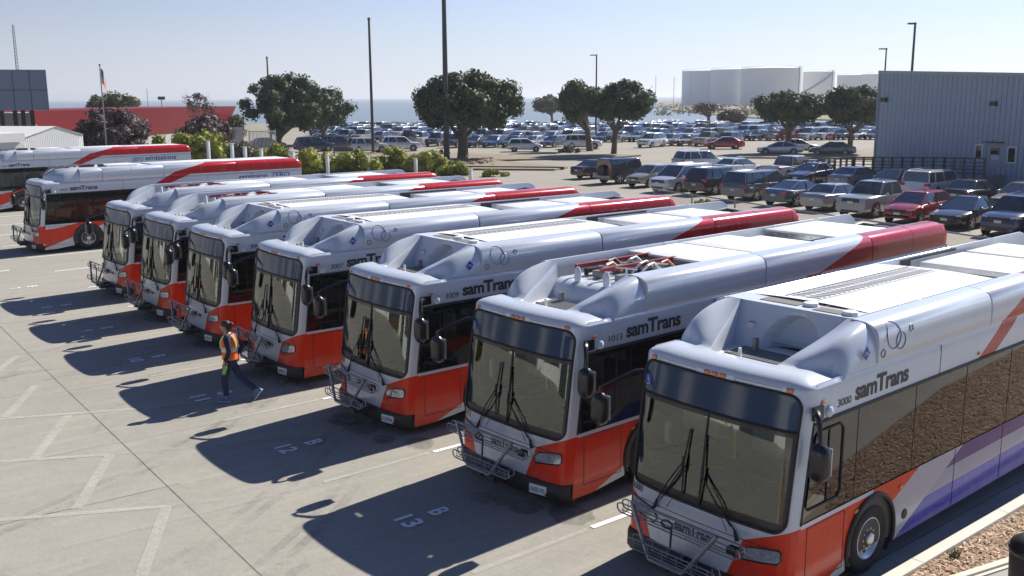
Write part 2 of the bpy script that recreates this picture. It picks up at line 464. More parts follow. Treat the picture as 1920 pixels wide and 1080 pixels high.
    for s in (-1, 1):
        rows = []
        for v in vs:
            row = []
            yc = yrow(.5, v); w = wrec(yc)
            for k in outer:
                a = w+(1.282-w)*(1-(1-k)**1.5)
                y = yrow(a, v); row.append((s*a, y, H(a, y, s*a)))
            rows.append(row)
        c.grid(rows, 0)
        if kind != 'ele':
            # inner faces of the scoop
            inner = []
            for v in vs:
                yc = yrow(.5, v)
                if yc < .72: continue
                w = wrec(yc); y = yrow(w, v); zt = H(w, y, 0)
                inner.append([(s*w, y, zt), (s*(w-.015), y, zt-.012), (s*(w-.03), y, max(2.84, zt-.10)), (s*(w-.05), y+.0, 2.84)])
            c.grid(inner, 0)
    if kind != 'ele':
        rows = []
        for v in vs:
            yc = yrow(.5, v)
            w = wrec(yc)
            if yc > .80: break
            rows.append([(w*k, yrow(abs(w*k), v), H(abs(w*k), yrow(abs(w*k), v), 0)) for k in [i/5-1 for i in range(11)]])
        c.grid(rows, 0)
        c.box(-.86, .86, .76, 1.98, 2.80, 2.845, 1)
    D['cap'] = c.mesh('front_cap', ['white', 'roofwhite'], fixn=False, angle=55)
    # --- cowls
    segs = [(1.955, 5.17), (5.195, 8.9), (8.915, 12.28)] if kind != 'ele' else [(1.955, 2.85), (2.865, 5.5), (5.515, 8.9), (8.915, 12.26)]
    for s in (-1, 1):
        c = MB()
        for i, (ya, yb) in enumerate(segs):
            last = i == len(segs)-1
            sec = COWL+[(.88, 3.40), (.88, 2.93)] if (s > 0 or kind == 'ele') else COWL[:8]+[(1.10, 3.41), (1.09, 3.38), (1.085, 2.93)]
            yy = [ya, ya+.01, yb-.01, yb] if not last else [ya, ya+.01, yb-.30, yb-.16, yb-.07, yb-.02, yb]
            rings = []
            for y in yy:
                k = 1.0; dz = 0; dx = 0
                if y in (ya, yb) : dx = .008; 
                if last:
                    q = max(0, (y-(yb-.30))/.30); dz = .16*q**2.2; dx = .05*q**2.5
                rings.append([(s*(x-dx*(1 if x > 1 else 0)), y, z-dz*max(0, (z-2.93)/.5)) for x, z in sec])
            c.grid([r for r in rings], 0)
            c.add(rings[0], [tuple(range(len(rings[0])))], 0); c.add(rings[-1], [tuple(range(len(rings[-1])))], 0)
        for y in ((10.6,) if kind != 'ele' else (4.1, 7.2, 10.4)): c.tube([(s*(q[0]+.0005), y, q[1]) for q in COWL[1:9]], .0035, 4, 1)
        D['cowl%d' % s] = c.mesh('roof_cowl', ['white', 'grey'], fixn=True, angle=35)
    return D
_shell = {}
LIV = {'blue': bus_paint('livery_blue', 'blue', 0), 'red': bus_paint('livery_red', 'red', .76), 'hyb': bus_paint('livery_red_plain', 'red', .9), 'ele': bus_paint('livery_electric', 'electric', 0)}
def fix_electric():
    pass

def rim_mesh():
    m = MB()
    m.lathe([(-.04, .02), (-.04, .10), (-.02, .12), (-.045, .2), (-.055, .225), (-.03, .245), (.0, .262), (.016, .275), (.01, .288), (-.05, .288)], 'x', n=32, mi=0)
    m.lathe([(-.06, .085), (.04, .08), (.055, .06), (.055, .001)], 'x', n=16, mi=0)
    for k in range(10):
        a = 2*pi*k/10
        m.lathe([(-.06, .02), (.01, .018), (.014, .008)], 'x', (0, cos(a)*.135, sin(a)*.135), 6, 0)
        a += pi/10
        m.lathe([(-.06, .028), (-.032, .028)], 'x', (0, cos(a)*.195, sin(a)*.195), 10, 1)
    return m
def tyre_mesh():
    return MB().lathe([(-.26, .28), (-.27, .42), (-.24, .475), (-.15, .49), (-.05, .49), (0.0, .475), (.03, .43), (.03, .36), (.01, .29), (-.03, .28)], 'x', n=40, caps=False)
RIM = rim_mesh().mesh('rim', ['alu', 'black'], angle=35); TYRE = tyre_mesh().mesh('tyre', ['tyre'])

def windshield_mesh(z0, z1, off=.004, n=14):
    m = MB(); zz = []
    for i in range(n+1): zz.append(z0+(z1-z0)*i/n)
    zz = sorted(set(zz) | {z for z in [GL0+GR*(1-cos(a*pi/16)) for a in range(9)]+[GL1-GR*(1-cos(a*pi/16)) for a in range(9)] if z0 <= z <= z1})
    rows = [[(gw(z)*(k/10-1), yf(gw(z)*abs(k/10-1), z)+off, z) for k in range(21)] for z in zz]
    return m.grid(rows, 0)
def outline(z0, z1, off, n=5):
    "rounded outline of the front glass on the curved front"
    pts = []
    zz = [z for z in [GL0+GR*(1-cos(a*pi/12)) for a in range(7)]+[1.5, 1.9, 2.2, 2.5]+[GL1-GR*(1-cos(a*pi/12)) for a in range(6, -1, -1)] if z0 <= z <= z1]
    for z in zz: pts.append((gw(z), yf(gw(z), z)+off, z))
    w = gw(GL1)
    for k in range(1, 10): q = w*(1-k/5); pts.append((q, yf(abs(q), GL1)+off, GL1))
    for z in zz[::-1]: pts.append((-gw(z), yf(gw(z), z)+off, z))
    w = gw(GL0)
    for k in range(1, 10): q = -w*(1-k/5); pts.append((q, yf(abs(q), GL0)+off, GL0))
    return pts
_parts = {}
def P_(name, mb, mats, bevel=0, **k):
    "cache mesh data shared by the buses"
    if name not in _parts: _parts[name] = mb().mesh(name.split('.')[0], mats, bevel, **k)
    return _parts[name]
def part(name, me, parent): return link(bpy.data.objects.new(name, me), parent)

def m_bumper():
    m = MB()
    xs = [-c for c in CX]+[0]+CX[::-1]
    sec = [(.10, .06), (.12, -.0), (.2, -.045), (.36, -.05), (.405, -.02), (.41, .06)]
    m.grid([[(x, yf(x, z)+o, z) for x in xs] for z, o in sec], 0)
    m.grid([[(x, yf(x, .1)+.05+d, z) for x in xs] for z, d in ((.10, 0), (.3, .1))], 0)
    return m
def m_rackbars():
    m = MB(); Y = -.40
    m.tube([(-.74, Y+.05, 1.06), (-.37, Y-.05, .50), (-.33, Y-.06, .45), (.20, Y-.06, .45), (.25, Y-.05, .5), (.63, Y+.05, 1.06)], .028, 8, 0)
    m.tube([(-.74, Y+.05, 1.06), (.63, Y+.05, 1.06)], .018, 6)
    m.tube([(-.05, Y, .46), (-.05, Y+.03, .93)], .016, 6, 1)
    m.tube([(-.10+.09*cos(a*pi/5), Y+.0, .98+.05*sin(a*pi/5)) for a in range(10)], .014, 5, 1, closed=True)
    m.obox((-.2, -.15, .36), (.09, 0, 0), (0, .22, 0), (0, 0, .05), 1); m.obox((.12, -.15, .33), (.09, 0, 0), (0, .22, 0), (0, 0, .05), 1)
    m.obox((-.05, -.28, .36), (.3, 0, 0), (0, .03, 0), (0, 0, .04), 1)
    return m
def m_tray(z, x0, x1, ya, yb, dz=.0):
    m = MB(); r = .0085
    h = .13
    def loop(y, zz): return [(x0, y, zz+.04), (x0+.05, y, zz), (x1-.08, y, zz), (x1, y, zz+.06), (x1-.02, y, zz+h), (x1-.1, y, zz+h+.01), (x0+.05, y, zz+h), (x0, y, zz+h-.03)]
    m.tube(loop(ya, z), r+.002, 5, 0, closed=True); m.tube(loop(yb, z+.02), r+.002, 5, 0, closed=True)
    for k in range(6):
        x = x0+.1+(x1-x0-.22)*k/5
        m.tube([(x, ya, z+h), (x, ya, z), (x, yb, z+.02), (x, yb, z+h)], r*.8, 4)
    m.tube([(x0+.03, (ya+yb)/2, z+.01), (x1-.05, (ya+yb)/2, z+.01)], r, 4)
    return m
def m_wiper(s):
    m = MB()
    if s < 0: base = (-.67, 1.0); tip = (-.24, 2.06); mid = (-.28, 1.62)
    else: base = (.58, 1.0); tip = (.01, 2.04); mid = (.04, 1.55)
    def on(x, z, o): return (x, yf(x, z)-o, z)
    m.tube([on(base[0], base[1], .03), on(base[0]+(mid[0]-base[0])*.5, base[1]+(mid[1]-base[1])*.5, .08), on(mid[0], mid[1], .06)], .011, 5)
    m.tube([on(base[0]+.06*-s, base[1]+.02, .03), on(mid[0]+.02, mid[1]-.04, .06)], .008, 4)
    m.tube([on(mid[0], mid[1]+.08, .05), on(mid[0], mid[1]-.12, .05)], .018, 5)
    m.tube([on(tip[0], tip[1], .02), on(mid[0]+(.0), mid[1], .03), on(mid[0]-.02*s, mid[1]-.42, .02)], .014, 5)
    # arm root on the front panel
    m.tube([on(base[0], base[1], .03), on(base[0]+.05*s, base[1]-.13, .035)], [.016, .028], 6)
    return m
def rounded_box(cx, cy, cz, hx, hy, hz, p=3.2, nu=16, nv=10, taper=0):
    rings = []
    for i in range(nv+1):
        v = -1+2*i/nv; v = max(-.985, min(.985, v))
        k = (1-abs(v)**p)**(1/p)
        ring = []
        for j in range(nu):
            a = 2*pi*j/nu; ca, sa = cos(a), sin(a)
            q = (abs(ca)**p+abs(sa)**p)**(-1/p)
            ring.append((cx+hx*k*q*ca*(1+taper*v), cy+hy*k*q*sa*(1+taper*v), cz+hz*v))
        rings.append(ring)
    return rings
def m_mirror_head(s):
    m = MB()
    if s > 0: m.loft(rounded_box(1.53, .34, 2.07, .125, .10, .235), 0)
    else: m.loft(rounded_box(-1.62, -.05, 2.05, .125, .10, .23), 0)
    return m
def m_mirror_glass(s):
    m = MB()
    c = (1.53, .447, 2.07) if s > 0 else (-1.62, .057, 2.05)
    m.obox(c, (.09, 0, 0), (0, .006, 0), (0, 0, .17)); return m
def m_mirror_arm(s):
    m = MB()
    if s > 0:
        m.tube([(1.27, .60, 2.56), (1.36, .50, 2.60), (1.44, .42, 2.56), (1.49, .37, 2.45), (1.52, .35, 2.28)], [.05, .042, .035, .03, .026], 8)
        m.obox((1.29, .64, 2.55), (.02, 0, 0), (0, .10, 0), (0, 0, .08))
    else:
        m.tube([(-1.25, .50, 2.55), (-1.33, .36, 2.57), (-1.53, .02, 2.42), (-1.61, -.06, 2.36), (-1.62, -.06, 2.25)], [.05, .036, .03, .027, .025], 8)
    return m
def m_headlight(s):
    m = MB(); x0, x1 = .66, 1.19
    rows = []
    for i, (zt) in enumerate((.655, .68, .75, .81, .83)):
        xi = {0: .05, 1: .01, 2: 0, 3: .03, 4: .1}[i]
        rows.append([(s*x, yf(x, zt)-.008, zt+.07*(x-x0)/(x1-x0)) for x in [x0+xi+(x1-x0-xi-(.02 if i in (0, 4) else 0))*k/6 for k in range(7)]])
    return m.grid(rows, 0)
def m_headlight_trim(s):
    m = MB(); x0, x1 = .66, 1.19
    P = []
    for x, z in ((x0+.05, .655), (x0+.3, .655), (x1-.03, .66), (x1, .70), (x1, .80), (x1-.03, .83), (x0+.3, .83), (x0+.1, .82), (x0, .74)):
        P.append((s*x, yf(x, z)-.010, z+.07*(x-x0)/(x1-x0)))
    m.tube(P, .011, 5, 0, closed=True)
    return m
def front_label(name, txt, x0, x1, z0, z1, off, mat, parent, bold=.02):
    # read from in front: text runs towards +x when looking along +y
    return lettering(name, txt, lambda u, v: (x0+(x1-x0)*u, yf(abs(x0+(x1-x0)*u), z0+(z1-z0)*v)-off, z0+(z1-z0)*v), mat, parent, bold)
def side_label(name, txt, y0, y1, z0, z1, mat, parent, bold=.02, xo=1.286, shear=0.0, rise=0.0, space=.93):
    return lettering(name, txt, lambda u, v: (xo, y0+(y1-y0)*u, z0+(z1-z0)*v+rise*u), mat, parent, bold, shear, space)

def scoop_wall():
    m = MB(); rows = []
    nx = 44
    for i in range(21):
        t = i/20; z = 2.845+(3.425-2.845)*t
        row = []
        for k in range(nx+1):
            u = -1+2*k/nx; y = 1.66+.34*t; w = .47+.36*max(0, min(1, (y-.74)/1.2))**.9-.01
            x = u*w
            # arched niche
            d = sqrt(((x-.13)/.38)**2+(max(0, z-2.95)/.36)**2)
            q = max(0, min(1, (1.12-d)/.22)); q = q*q*(3-2*q)
            bt = 1+.0
            row.append((x, y+q*(.42-.25*t*.4)*bt*(1-.25*((x-.13)/.38)**2 if abs(x-.13) < .38 else .75), z))
        rows.append(row)
    m.grid(rows, 0)
    m.grid([[(x, y, 3.427) for x in (-1.09, -.4, 0, .4, .88)] for y in (1.97, 2.42)], 0)
    return m
def roof_cover():
    m = MB()
    m.grid([[(x, y, 3.43+.03*(1-(x/.9)**2)) for x in [i*.095-1.08 for i in range(21)]+[.885]] for y in (2.42, 4, 6.1)], 0)
    m.box(-1.08, .885, 6.07, 6.1, 2.94, 3.42, 0)
    return m
def cover_slots():
    m = MB(); y = 2.58
    while y < 5.95:
        for (x0, x1) in ((-.41, -.22), (-.19, .02)):
            z = 3.468
            m.add([(x0, y, z), (x1, y+.05, z), (x1, y+.095, z), (x0, y+.045, z)], [(0, 1, 2, 3)], 0)
        y += .13
    for x in (-.45, .06): m.box(x-.006, x+.006, 2.5, 6.0, 3.455, 3.4655, 1)
    return m
def recess_floor():
    m = MB()
    for k in range(9): m.box(-.5+.0*k, .5, 1.18+k*.055, 1.2+k*.055, 2.846, 2.862, 0)
    m.box(-.42, .42, .84, 1.12, 2.846, 2.858, 1)
    m.lathe([(2.85, .03), (2.97, .022)], 'z', (-.22, 1.15, 0), 10, 1)
    m.box(-.36, -.32, 1.05, 1.09, 2.85, 2.91, 0)
    m.box(-.30, -.24, 1.52, 1.6, 2.86, 3.02, 0)
    return m
def tank_lid(y0, y1, zt=3.33):
    m = MB(); m.box(-.92, .80, y0, y1, zt-.1, zt); m.box(-.94, .78, y0+.04, y1-.04, 2.93, zt-.12); m.box(-.97, .8, y0-.01, y1, zt-.14, zt-.115); return m
def rear_gear(seed=1):
    rnd = random.Random(seed); m = MB()
    for k in range(16):
        x = rnd.uniform(-.7, .6); y = rnd.uniform(10.75, 11.9); h = rnd.uniform(.08, .3)
        m.box(x, x+rnd.uniform(.08, .3), y, y+rnd.uniform(.08, .28), 2.94, 2.94+h, rnd.choice((0, 0, 1, 2)))
    for k in range(7):
        x = rnd.uniform(-.7, .6); y = rnd.uniform(10.7, 11.8)
        m.tube([(x, y, 2.95), (x, y, 3.12), (x+.2, y+.1, 3.2), (x+.35, y+.3, 3.1)], .03, 6, 1)
    m.lathe([(2.93, .22), (3.2, .22), (3.22, .18)], 'z', (.3, 11.3, 0), 16, 0)
    m.tube([(-.3, 10.7, 3.25), (-.25, 11.2, 3.32), (-.2, 11.6, 3.25)], .05, 8, 2)
    return m
def hyb_gear():
    m = MB(); rnd = random.Random(3)
    for x in (-.62, -.02): m.box(x-.03, x+.03, 2.25, 4.2, 3.30, 3.37, 1)
    for x in (-.45, .35): m.tube([(x, 2.4, 3.2), (x, 3.6, 3.2)], .02, 6, 0)
    for k in range(12):
        x = rnd.uniform(-.65, .35); y = rnd.uniform(2.45, 3.7)
        m.obox((x, y, 3.22), (rnd.uniform(.04, .12), 0, 0), (0, rnd.uniform(.05, .18), 0), (0, 0, .06), rnd.choice((0, 2, 3)))
    for k in range(7):
        x = rnd.uniform(-.6, .3); y = rnd.uniform(2.4, 3.4)
        m.tube([(x, y, 3.2), (x+.06, y+.15, 3.36), (x+.02, y+.35, 3.38), (x+.1, y+.5, 3.22)], .022, 6, rnd.choice((4, 2, 0)))
    for x, y in ((.34, 2.5), (.34, 3.3), (-.3, 3.5)): m.tube([(x, y, 3.16), (x, y, 3.38)], .015, 5, 0)
    m.tube([(-.3, 2.5, 3.36), (.4, 2.7, 3.36)], .016, 5, 0); m.tube([(-.3, 3.3, 3.36), (.4, 3.5, 3.36)], .016, 5, 0)
    return m
def hyb_wall():
    m = MB(); rows = []
    for k in range(9):
        a = k/8*pi/2; y = 1.75+.32*(1-cos(a)); z = 2.845+.30*sin(a)
        rows.append([(u*(.82), y+.05*abs(u), z) for u in [i/8-1 for i in range(17)]])
    rows.append([(u*.88, 4.1, 3.15) for u in [i/8-1 for i in range(17)]])
    m.grid(rows, 0); return m
def hyb_panels():
    m = MB()
    for (a, b, z) in ((4.12, 5.6, 3.36), (5.63, 7.2, 3.37), (8.55, 10.6, 3.37)):
        m.box(-1.075, .87, a, b, z-.04, z)
    m.box(-1.075, .87, 7.2, 8.52, 3.20, 3.24)
    for k in range(10): m.box(-.8+k*.17, -.77+k*.17, 8.545, 8.552, 3.27, 3.30)
    return m
def interior():
    m = MB()
    # dash
    m.grid([[(x, yf(abs(x), 1.1)+.06+d, z) for x in [i/5*1.1 for i in range(-5, 6)]] for z, d in ((.5, .0), (1.02, .0), (1.06, .12), (1.0, .42), (.7, .5), (.4, .5))], 0)
    m.obox((.62, .78, 1.1), (.36, 0, 0), (0, .10, 0), (0, .03, .10), 0)
    # light panels along the ceiling, white shelf and papers on the dash
    for s in (-1, 1): m.obox((s*.95, 6.2, 2.25), (.12, 0, .08), (0, 5.0, 0), (0, 0, .01), 2)
    for q_ in (-.9, -.3, .55): m.obox((q_, 1.15, 2.24), (.22, 0, 0), (0, .015, 0), (0, .03, .09), 2)
    m.tube([(-.95, .6, 1.6), (-.9, .55, 1.9)], .05, 8, 2); m.obox((.2, 2.4, 1.9), (.25, 0, 0), (0, .02, 0), (0, 0, .2), 2); m.obox((-.55, 1.9, .75), (.3, 0, 0), (0, .3, 0), (0, 0, .04), 2)
    m.obox((-.35, .62, 1.075), (.2, .03, 0), (0, .06, 0), (0, 0, .008), 2); m.obox((.15, .75, 2.2), (.5, 0, 0), (0, .02, 0), (0, .03, .10), 2)
    m.obox((-.6, 2.6, 1.35), (.35, 0, 0), (0, .02, 0), (0, 0, .35), 2); m.obox((.2, .5, 1.10), (.1, 0, 0), (0, .08, 0), (0, 0, .05), 3)
    # driver seat
    m.obox((.68, 1.45, .95), (.23, 0, 0), (0, .22, 0), (0, 0, .06), 1); m.obox((.68, 1.7, 1.3), (.22, 0, 0), (0, .05, 0), (0, .05, .33), 1); m.obox((.68, 1.45, .65), (.12, 0, 0), (0, .12, 0), (0, 0, .28), 0)
    # fare box, partition
    m.obox((-.15, 1.05, .9), (.12, 0, 0), (0, .12, 0), (0, 0, .5), 0)
    m.obox((.75, 2.0, 1.2), (.4, 0, 0), (0, .02, 0), (0, 0, .75), 0)
    for r_ in range(9):
        y = 3.0+r_*.95
        for x in (-.85, .85):
            m.obox((x, y, .85), (.38, 0, 0), (0, .21, 0), (0, 0, .05), 1); m.obox((x, y+.23, 1.15), (.38, 0, 0), (0, .04, 0), (0, .03, .3), 1)
            m.obox((x, y, .6), (.3, 0, 0), (0, .05, 0), (0, 0, .22), 0)
    return m
def rails():
    m = MB()
    for x, y in ((-.35, 1.3), (.3, 1.95), (-.4, 2.9), (.42, 4.0), (-.42, 5.0), (.42, 6.5)): m.tube([(x, y, .4), (x, y, 2.36)], .02, 6)
    for x in (-.45, .45): m.tube([(x, 1.9, 2.2), (x, 11.5, 2.2)], .018, 6)
    m.tube([(-.35, 1.3, 1.2), (-.9, 1.0, 1.15)], .018, 6); m.tube([(.3, 1.95, 1.5), (1.0, 1.95, 1.5)], .018, 6)
    m.tube([(-.35, 1.3, 1.75), (-.35, 1.3, 1.2), (.05, .95, 1.15)], .016, 6)
    return m
def steering():
    m = MB(); c = Vector((.68, .95, 1.28)); n = Vector((0, .55, .83)).normalized(); a = Vector((1, 0, 0)); b = n.cross(a)
    m.tube([c+(a*cos(t*pi/10)+b*sin(t*pi/10))*.23 for t in range(20)], .018, 6, closed=True)
    for t in (0, 2.1, 4.2): m.tube([c, c+(a*cos(t)+b*sin(t))*.23], .012, 4)
    m.tube([c, c-n*.4], .04, 6); return m
def side_glass(s):
    m = MB(); x = 1.268*s
    m.grid([[(x, max(slope(z)+.31, y) if y < 1 else y, z) for y in (.4, 3, 6, 9, 12.1)] for z in (1.18, 1.6, 2.0, 2.43)], 0, False)
    return m
def window_trim(s):
    m = MB(); x = 1.274*s
    for y in (1.62, 3.1, 4.6, 6.1, 7.6, 9.1, 10.6, 12.1): m.box(min(x-.006, x-.002*s), max(x-.006, x-.002*s), y-.005, y+.005, 1.19, 2.42)
    m.box(1.27*s-.014, 1.27*s+.02*s+.006, .8, 12.2, 2.405, 2.445) if s > 0 else m.box(-1.296, -1.262, .8, 12.2, 2.405, 2.445)
    # pillar gasket
    m.tube([(s*1.279, slope(z)+.315, z) for z in (1.18, 1.6, 2.0, 2.42)], .018, 6)
    m.tube([(s*1.281, .62, 2.42), (s*1.281, 1.2, 2.42)], .02, 6)
    # cab window frame
    R = [(.50, 1.40), (.56, 1.34), (1.20, 1.34), (1.27, 1.42), (1.27, 2.22), (1.2, 2.30), (.72, 2.30), (.64, 2.24)]
    m.tube([(s*1.276, y, z) for y, z in R], .014, 5, closed=True)
    m.tube([(s*1.276, .95, 1.34), (s*1.276, .95, 2.3)], .008, 4)
    return m
def arch_trim(s, w):
    m = MB()
    m.tube([(s*1.285, w+.60*cos(a*pi/20), max(.3, .5+.60*sin(a*pi/20))) for a in range(-3, 24)], .032, 6)
    return m
def groove():
    m = MB()
    for s in (-1, 1):
        m.box(min(s*1.20, s*1.272), max(s*1.20, s*1.272), 1.97, 12.2, 2.896, 2.912)
    return m
def rect_grooves(kind):
    m = MB()
    for s in (-1, 1):
        x = s*1.2825
        # access panel seams below the windows
        for y in (.56, 1.40): m.box(x-.002, x+.002, y-.005, y+.005, .33, 1.1)
        m.box(x-.002, x+.002, .56, 1.4, .325, .335); m.box(x-.002, x+.002, .56, 1.4, 1.095, 1.105)
        for y in (4.4, 6.0, 7.6, 10.4): m.box(x-.002, x+.002, y-.004, y+.004, .3, 1.16)
        for y in (3.7, 7.5, 9.7): m.box(x-.003, x+.003, y-.004, y+.004, 2.45, 2.86)
    return m
def ring_line(m, cy, cz, rad, w=.006):
    P = []
    for k in range(28):
        a = 2*pi*k/28; y = cy+rad*cos(a); z = cz+rad*sin(a)
        if z > 3.40: z = 3.40
        P.append((cowlx(z)+.004, y, z))
    m.tube(P, w, 4, closed=True)

def build_bus(kind, liv, num=None, plate=None, label='', loc=(0, 0), th=0, detail=2, word=None):
    root = empty('bus', (loc[0], loc[1], 0), th)
    tag(root, label, 'bus', 'transit buses parked in a row across the yard')
    if kind not in _shell: _shell[kind] = bus_shell_parts(kind)
    D = _shell[kind]; L = LIV[liv]
    def painted(name, me, par=root, idx=0):
        key = (me.name, L.name)
        if key not in _parts:
            m2 = me.copy(); m2.materials[idx] = L; _parts[key] = m2
        return part(name, _parts[key], par)
    body = painted('body', D['body'])
    cap = painted('front_cap', D['cap'])
    for s in (-1, 1): painted('roof_cowl', D['cowl%d' % s])
    ws = part('windshield', P_('windshield', lambda: windshield_mesh(GL0, 2.34), ['windshield']), root)
    part('centre_post', P_('centre_post', lambda: MB().tube([(0, yf(0, z)-.004, z) for z in (GL0, 1.5, 2.0, 2.34)], .014, 6), ['black']), ws)
    def frit():
        m = MB(); o = -.0015
        zz = sorted({GL0+GR*(1-cos(a*pi/16)) for a in range(9)} | {1.5, 1.9, 2.335})
        for s in (-1, 1): m.grid([[(s*(gw(z)-d), yf(gw(z)-d, z)+o, z) for d in (0, .045)] for z in zz], 0)
        m.grid([[(gw(z)*k/10, yf(gw(z)*abs(k/10), z)+o, z) for k in range(-10, 11)] for z in (GL0, GL0+.04, GL0+.08, GL0+.115)], 0)
        m.grid([[(gw(z)*k/10, yf(gw(z)*abs(k/10), z)+o, z) for k in range(-10, 11)] for z in (2.27, 2.34)], 0)
        return m
    part('glass_border', P_('frit', frit, ['black_gloss'], fixn=False), ws)
    part('destination_sign', P_('destination_sign', lambda: windshield_mesh(2.345, GL1, -.002, 6), ['signglass']), root)
    def gk():
        m = MB(); m.tube(outline(GL0, GL1, -.004), .021, 6, closed=True)
        m.tube([(x, yf(abs(x), 2.34)-.006, 2.34) for x in [i*.12*10/10 for i in range(-10, 11)]], .02, 6); return m
    part('window_gasket', P_('window_gasket', gk, ['black']), root)
    # inner light-grey panel of the sign window's driver end
    for s in (-1, 1):
        part('side_windows', P_('side_windows%d' % s, lambda: side_glass(s), ['sideglass']), root)
        part('window_trim', P_('window_trim%d' % s, lambda: window_trim(s), ['black']), root)
        for iw, w in enumerate(WY): part('wheel_arch_trim', P_('arch%d%d' % (s, iw), lambda: arch_trim(s, w), ['black']), root)
        mr = part('mirror', P_('mirror%d' % s, lambda: m_mirror_head(s), ['black_gloss']), root)
        part('mirror_arm', P_('marm%d' % s, lambda: m_mirror_arm(s), ['black_gloss']), mr)
        part('mirror_glass', P_('mglass%d' % s, lambda: m_mirror_glass(s), ['alu']), mr)
        hl = part('headlight', P_('headlight%d' % s, lambda: m_headlight(s), ['lens']), root)
        part('headlight_trim', P_('hltrim%d' % s, lambda: m_headlight_trim(s), ['black_gloss']), hl)
        part('wiper', P_('wiper%d' % s, lambda: m_wiper(s), ['black']), root)
        for w in WY:
            we = link(bpy.data.objects.new('wheel', TYRE), root)
            we.location = (s*1.25, w, .49); we.rotation_euler = (0, 0, 0 if s > 0 else pi)
            link(bpy.data.objects.new('rim', RIM), we)
    part('bumper', P_('bumper', m_bumper, ['black']), root)
    rk = part('bike_rack', P_('bike_rack', m_rackbars, ['steel', 'dark']), root)
    part('rack_tray', P_('tray_a', lambda: m_tray(.86, -.98, .98, -.36, -.26), ['steel']), rk)
    part('rack_tray', P_('tray_b', lambda: m_tray(.52, -.66, .74, -.50, -.40), ['steel']), rk)
    part('tray_pad', P_('tray_pad', lambda: MB().obox((.86, -.33, .96), (.07, 0, 0), (0, .05, 0), (0, 0, .045)), ['black_gloss'], .012), rk)
    def hatch():
        m = MB(); P = [(-.52, .93), (-.44, 1.075), (.36, 1.075), (.46, .93)]
        m.tube([(x, yf(abs(x), z)-.001, z) for x, z in P], .006, 4)
        m.tube([(x, yf(abs(x), .88)-.001, .90-.0*x) for x in [i/5 for i in range(-5, 6)]], .005, 4)
        return m
    part('hatch_seam', P_('hatch_seam', hatch, ['dark']), root)
    # lamps
    for x in (-1.05, -.12, 0, .12, 1.05):
        z = 2.815; def_y = yf(abs(x), z)
        lm = part('marker_lamp', P_('marker_lamp', lambda: MB().obox((0, 0, 0), (.045, 0, 0), (0, .014, .004), (0, 0, .022)), ['amber'], .006), root)
        lm.location = (x, def_y-.006, z+.005); lm.rotation_euler = (0, 0, atan2(lerp_table(BOW, abs(x)+.03)-lerp_table(BOW, abs(x)-.03 if abs(x) > .03 else 0), .06)*(1 if x > 0 else -1) if abs(x) > .1 else 0)
    for y, z, w in ((.76, 2.66, .05), (1.68, 1.0, .045), (2.82, 1.02, .045), (4.9, 2.52, .04)):
        for s in (-1, 1):
            sm_ = part('side_marker_lamp', P_('side_marker', lambda: MB().obox((0, 0, 0), (.012, 0, 0), (0, .045, 0), (0, 0, .022)), ['amber'], .006), root)
            sm_.location = (s*1.286, y, z)
    part('camera_dome', P_('camera_dome', lambda: MB().lathe([(1.27, .07), (1.31, .068), (1.33, .045), (1.335, 0.001)], 'x', (0, .88, 2.52), 18), ['white']), root)
    part('badge_roundel', P_('roundel', lambda: MB().lathe([(1.279, .075), (1.288, .073), (1.288, .05), (1.292, .05), (1.292, .001)], 'x', (0, 2.98, .58), 20), ['dark']), root)
    for x0, x1 in ((-.95, -.3), (.3, .95)):
        def recess_lines():
            P = [(x, yf(abs(x), z)-.001, z) for z, q in ((2.795, 1), (2.83, -1)) for x in [x0+(x1-x0)*k/4 for k in range(5)][::q]]
            return MB().tube(P, .004, 4, closed=True)
        part('cap_slot', P_('cap_slot%g' % x0, recess_lines, ['grey']), cap)
    # writing
    if liv != 'ele':
        side_label('logo_lettering', 'sam', 1.48, 2.00, 2.52, 2.69, 'ink', root, .035); side_label('logo_lettering', 'Trans', 1.985, 2.81, 2.52, 2.765, 'ink', root, .035)
        if num: side_label('fleet_number', num, 1.08, 1.39, 2.52, 2.62, 'ink', root, .005)
    else:
        side_label('logo_lettering', 'sam', 1.50, 1.94, 2.54, 2.67, 'ink', root, .03); side_label('logo_lettering', 'Trans', 1.93, 2.62, 2.54, 2.72, 'ink', root, .03)
        side_label('fleet_number', num or '', 1.12, 1.42, 2.55, 2.62, 'ink', root, .005) if num else None
        if word == 'emission ZERO':
            side_label('slogan_lettering', 'emission', 9.0, 10.45, 2.56, 2.80, 'navy', root, .01, shear=.15)
            side_label('slogan_lettering', 'ZERO', 10.6, 11.6, 2.56, 2.80, 'navy', root, .01, shear=.15)
        else:
            side_label('slogan_lettering', 'zero', 8.5, 9.2, 2.53, 2.75, 'navy', root, .0, shear=.15)
            side_label('slogan_lettering', 'emissions', 9.3, 11.3, 2.54, 2.82, 'navy', root, .015, shear=.15)
    front_label('logo_lettering', 'samTrans', -.36, .30, .70, .83, .004, 'ink', root, .03)
    if num: front_label('fleet_number', num, -1.21, -.98, .98, 1.07, .005, 'ink', root, .01)
    pl = part('license_plate', P_('license_plate', lambda: MB().obox((.83, yf(.83, .26)-.055, .265), (.16, .035, 0), (0, .006, 0), (0, 0, .075)), ['plate'], .004), root)
    lettering('plate_lettering', plate or '1587204', lambda u, v: (.70+.26*u, yf(.83, .26)-.0655+.219*(-.13+.26*u), .225+.075*v), 'navy', pl, .01)
    # accessibility sticker
    ac = part('accessibility_sticker', P_('acc', lambda: MB().grid([[(x, yf(abs(x), z)-.006, z) for x in (-1.185, -1.12, -1.05)] for z in (2.43, 2.5, 2.57)], 0), ['bluesign']), root)
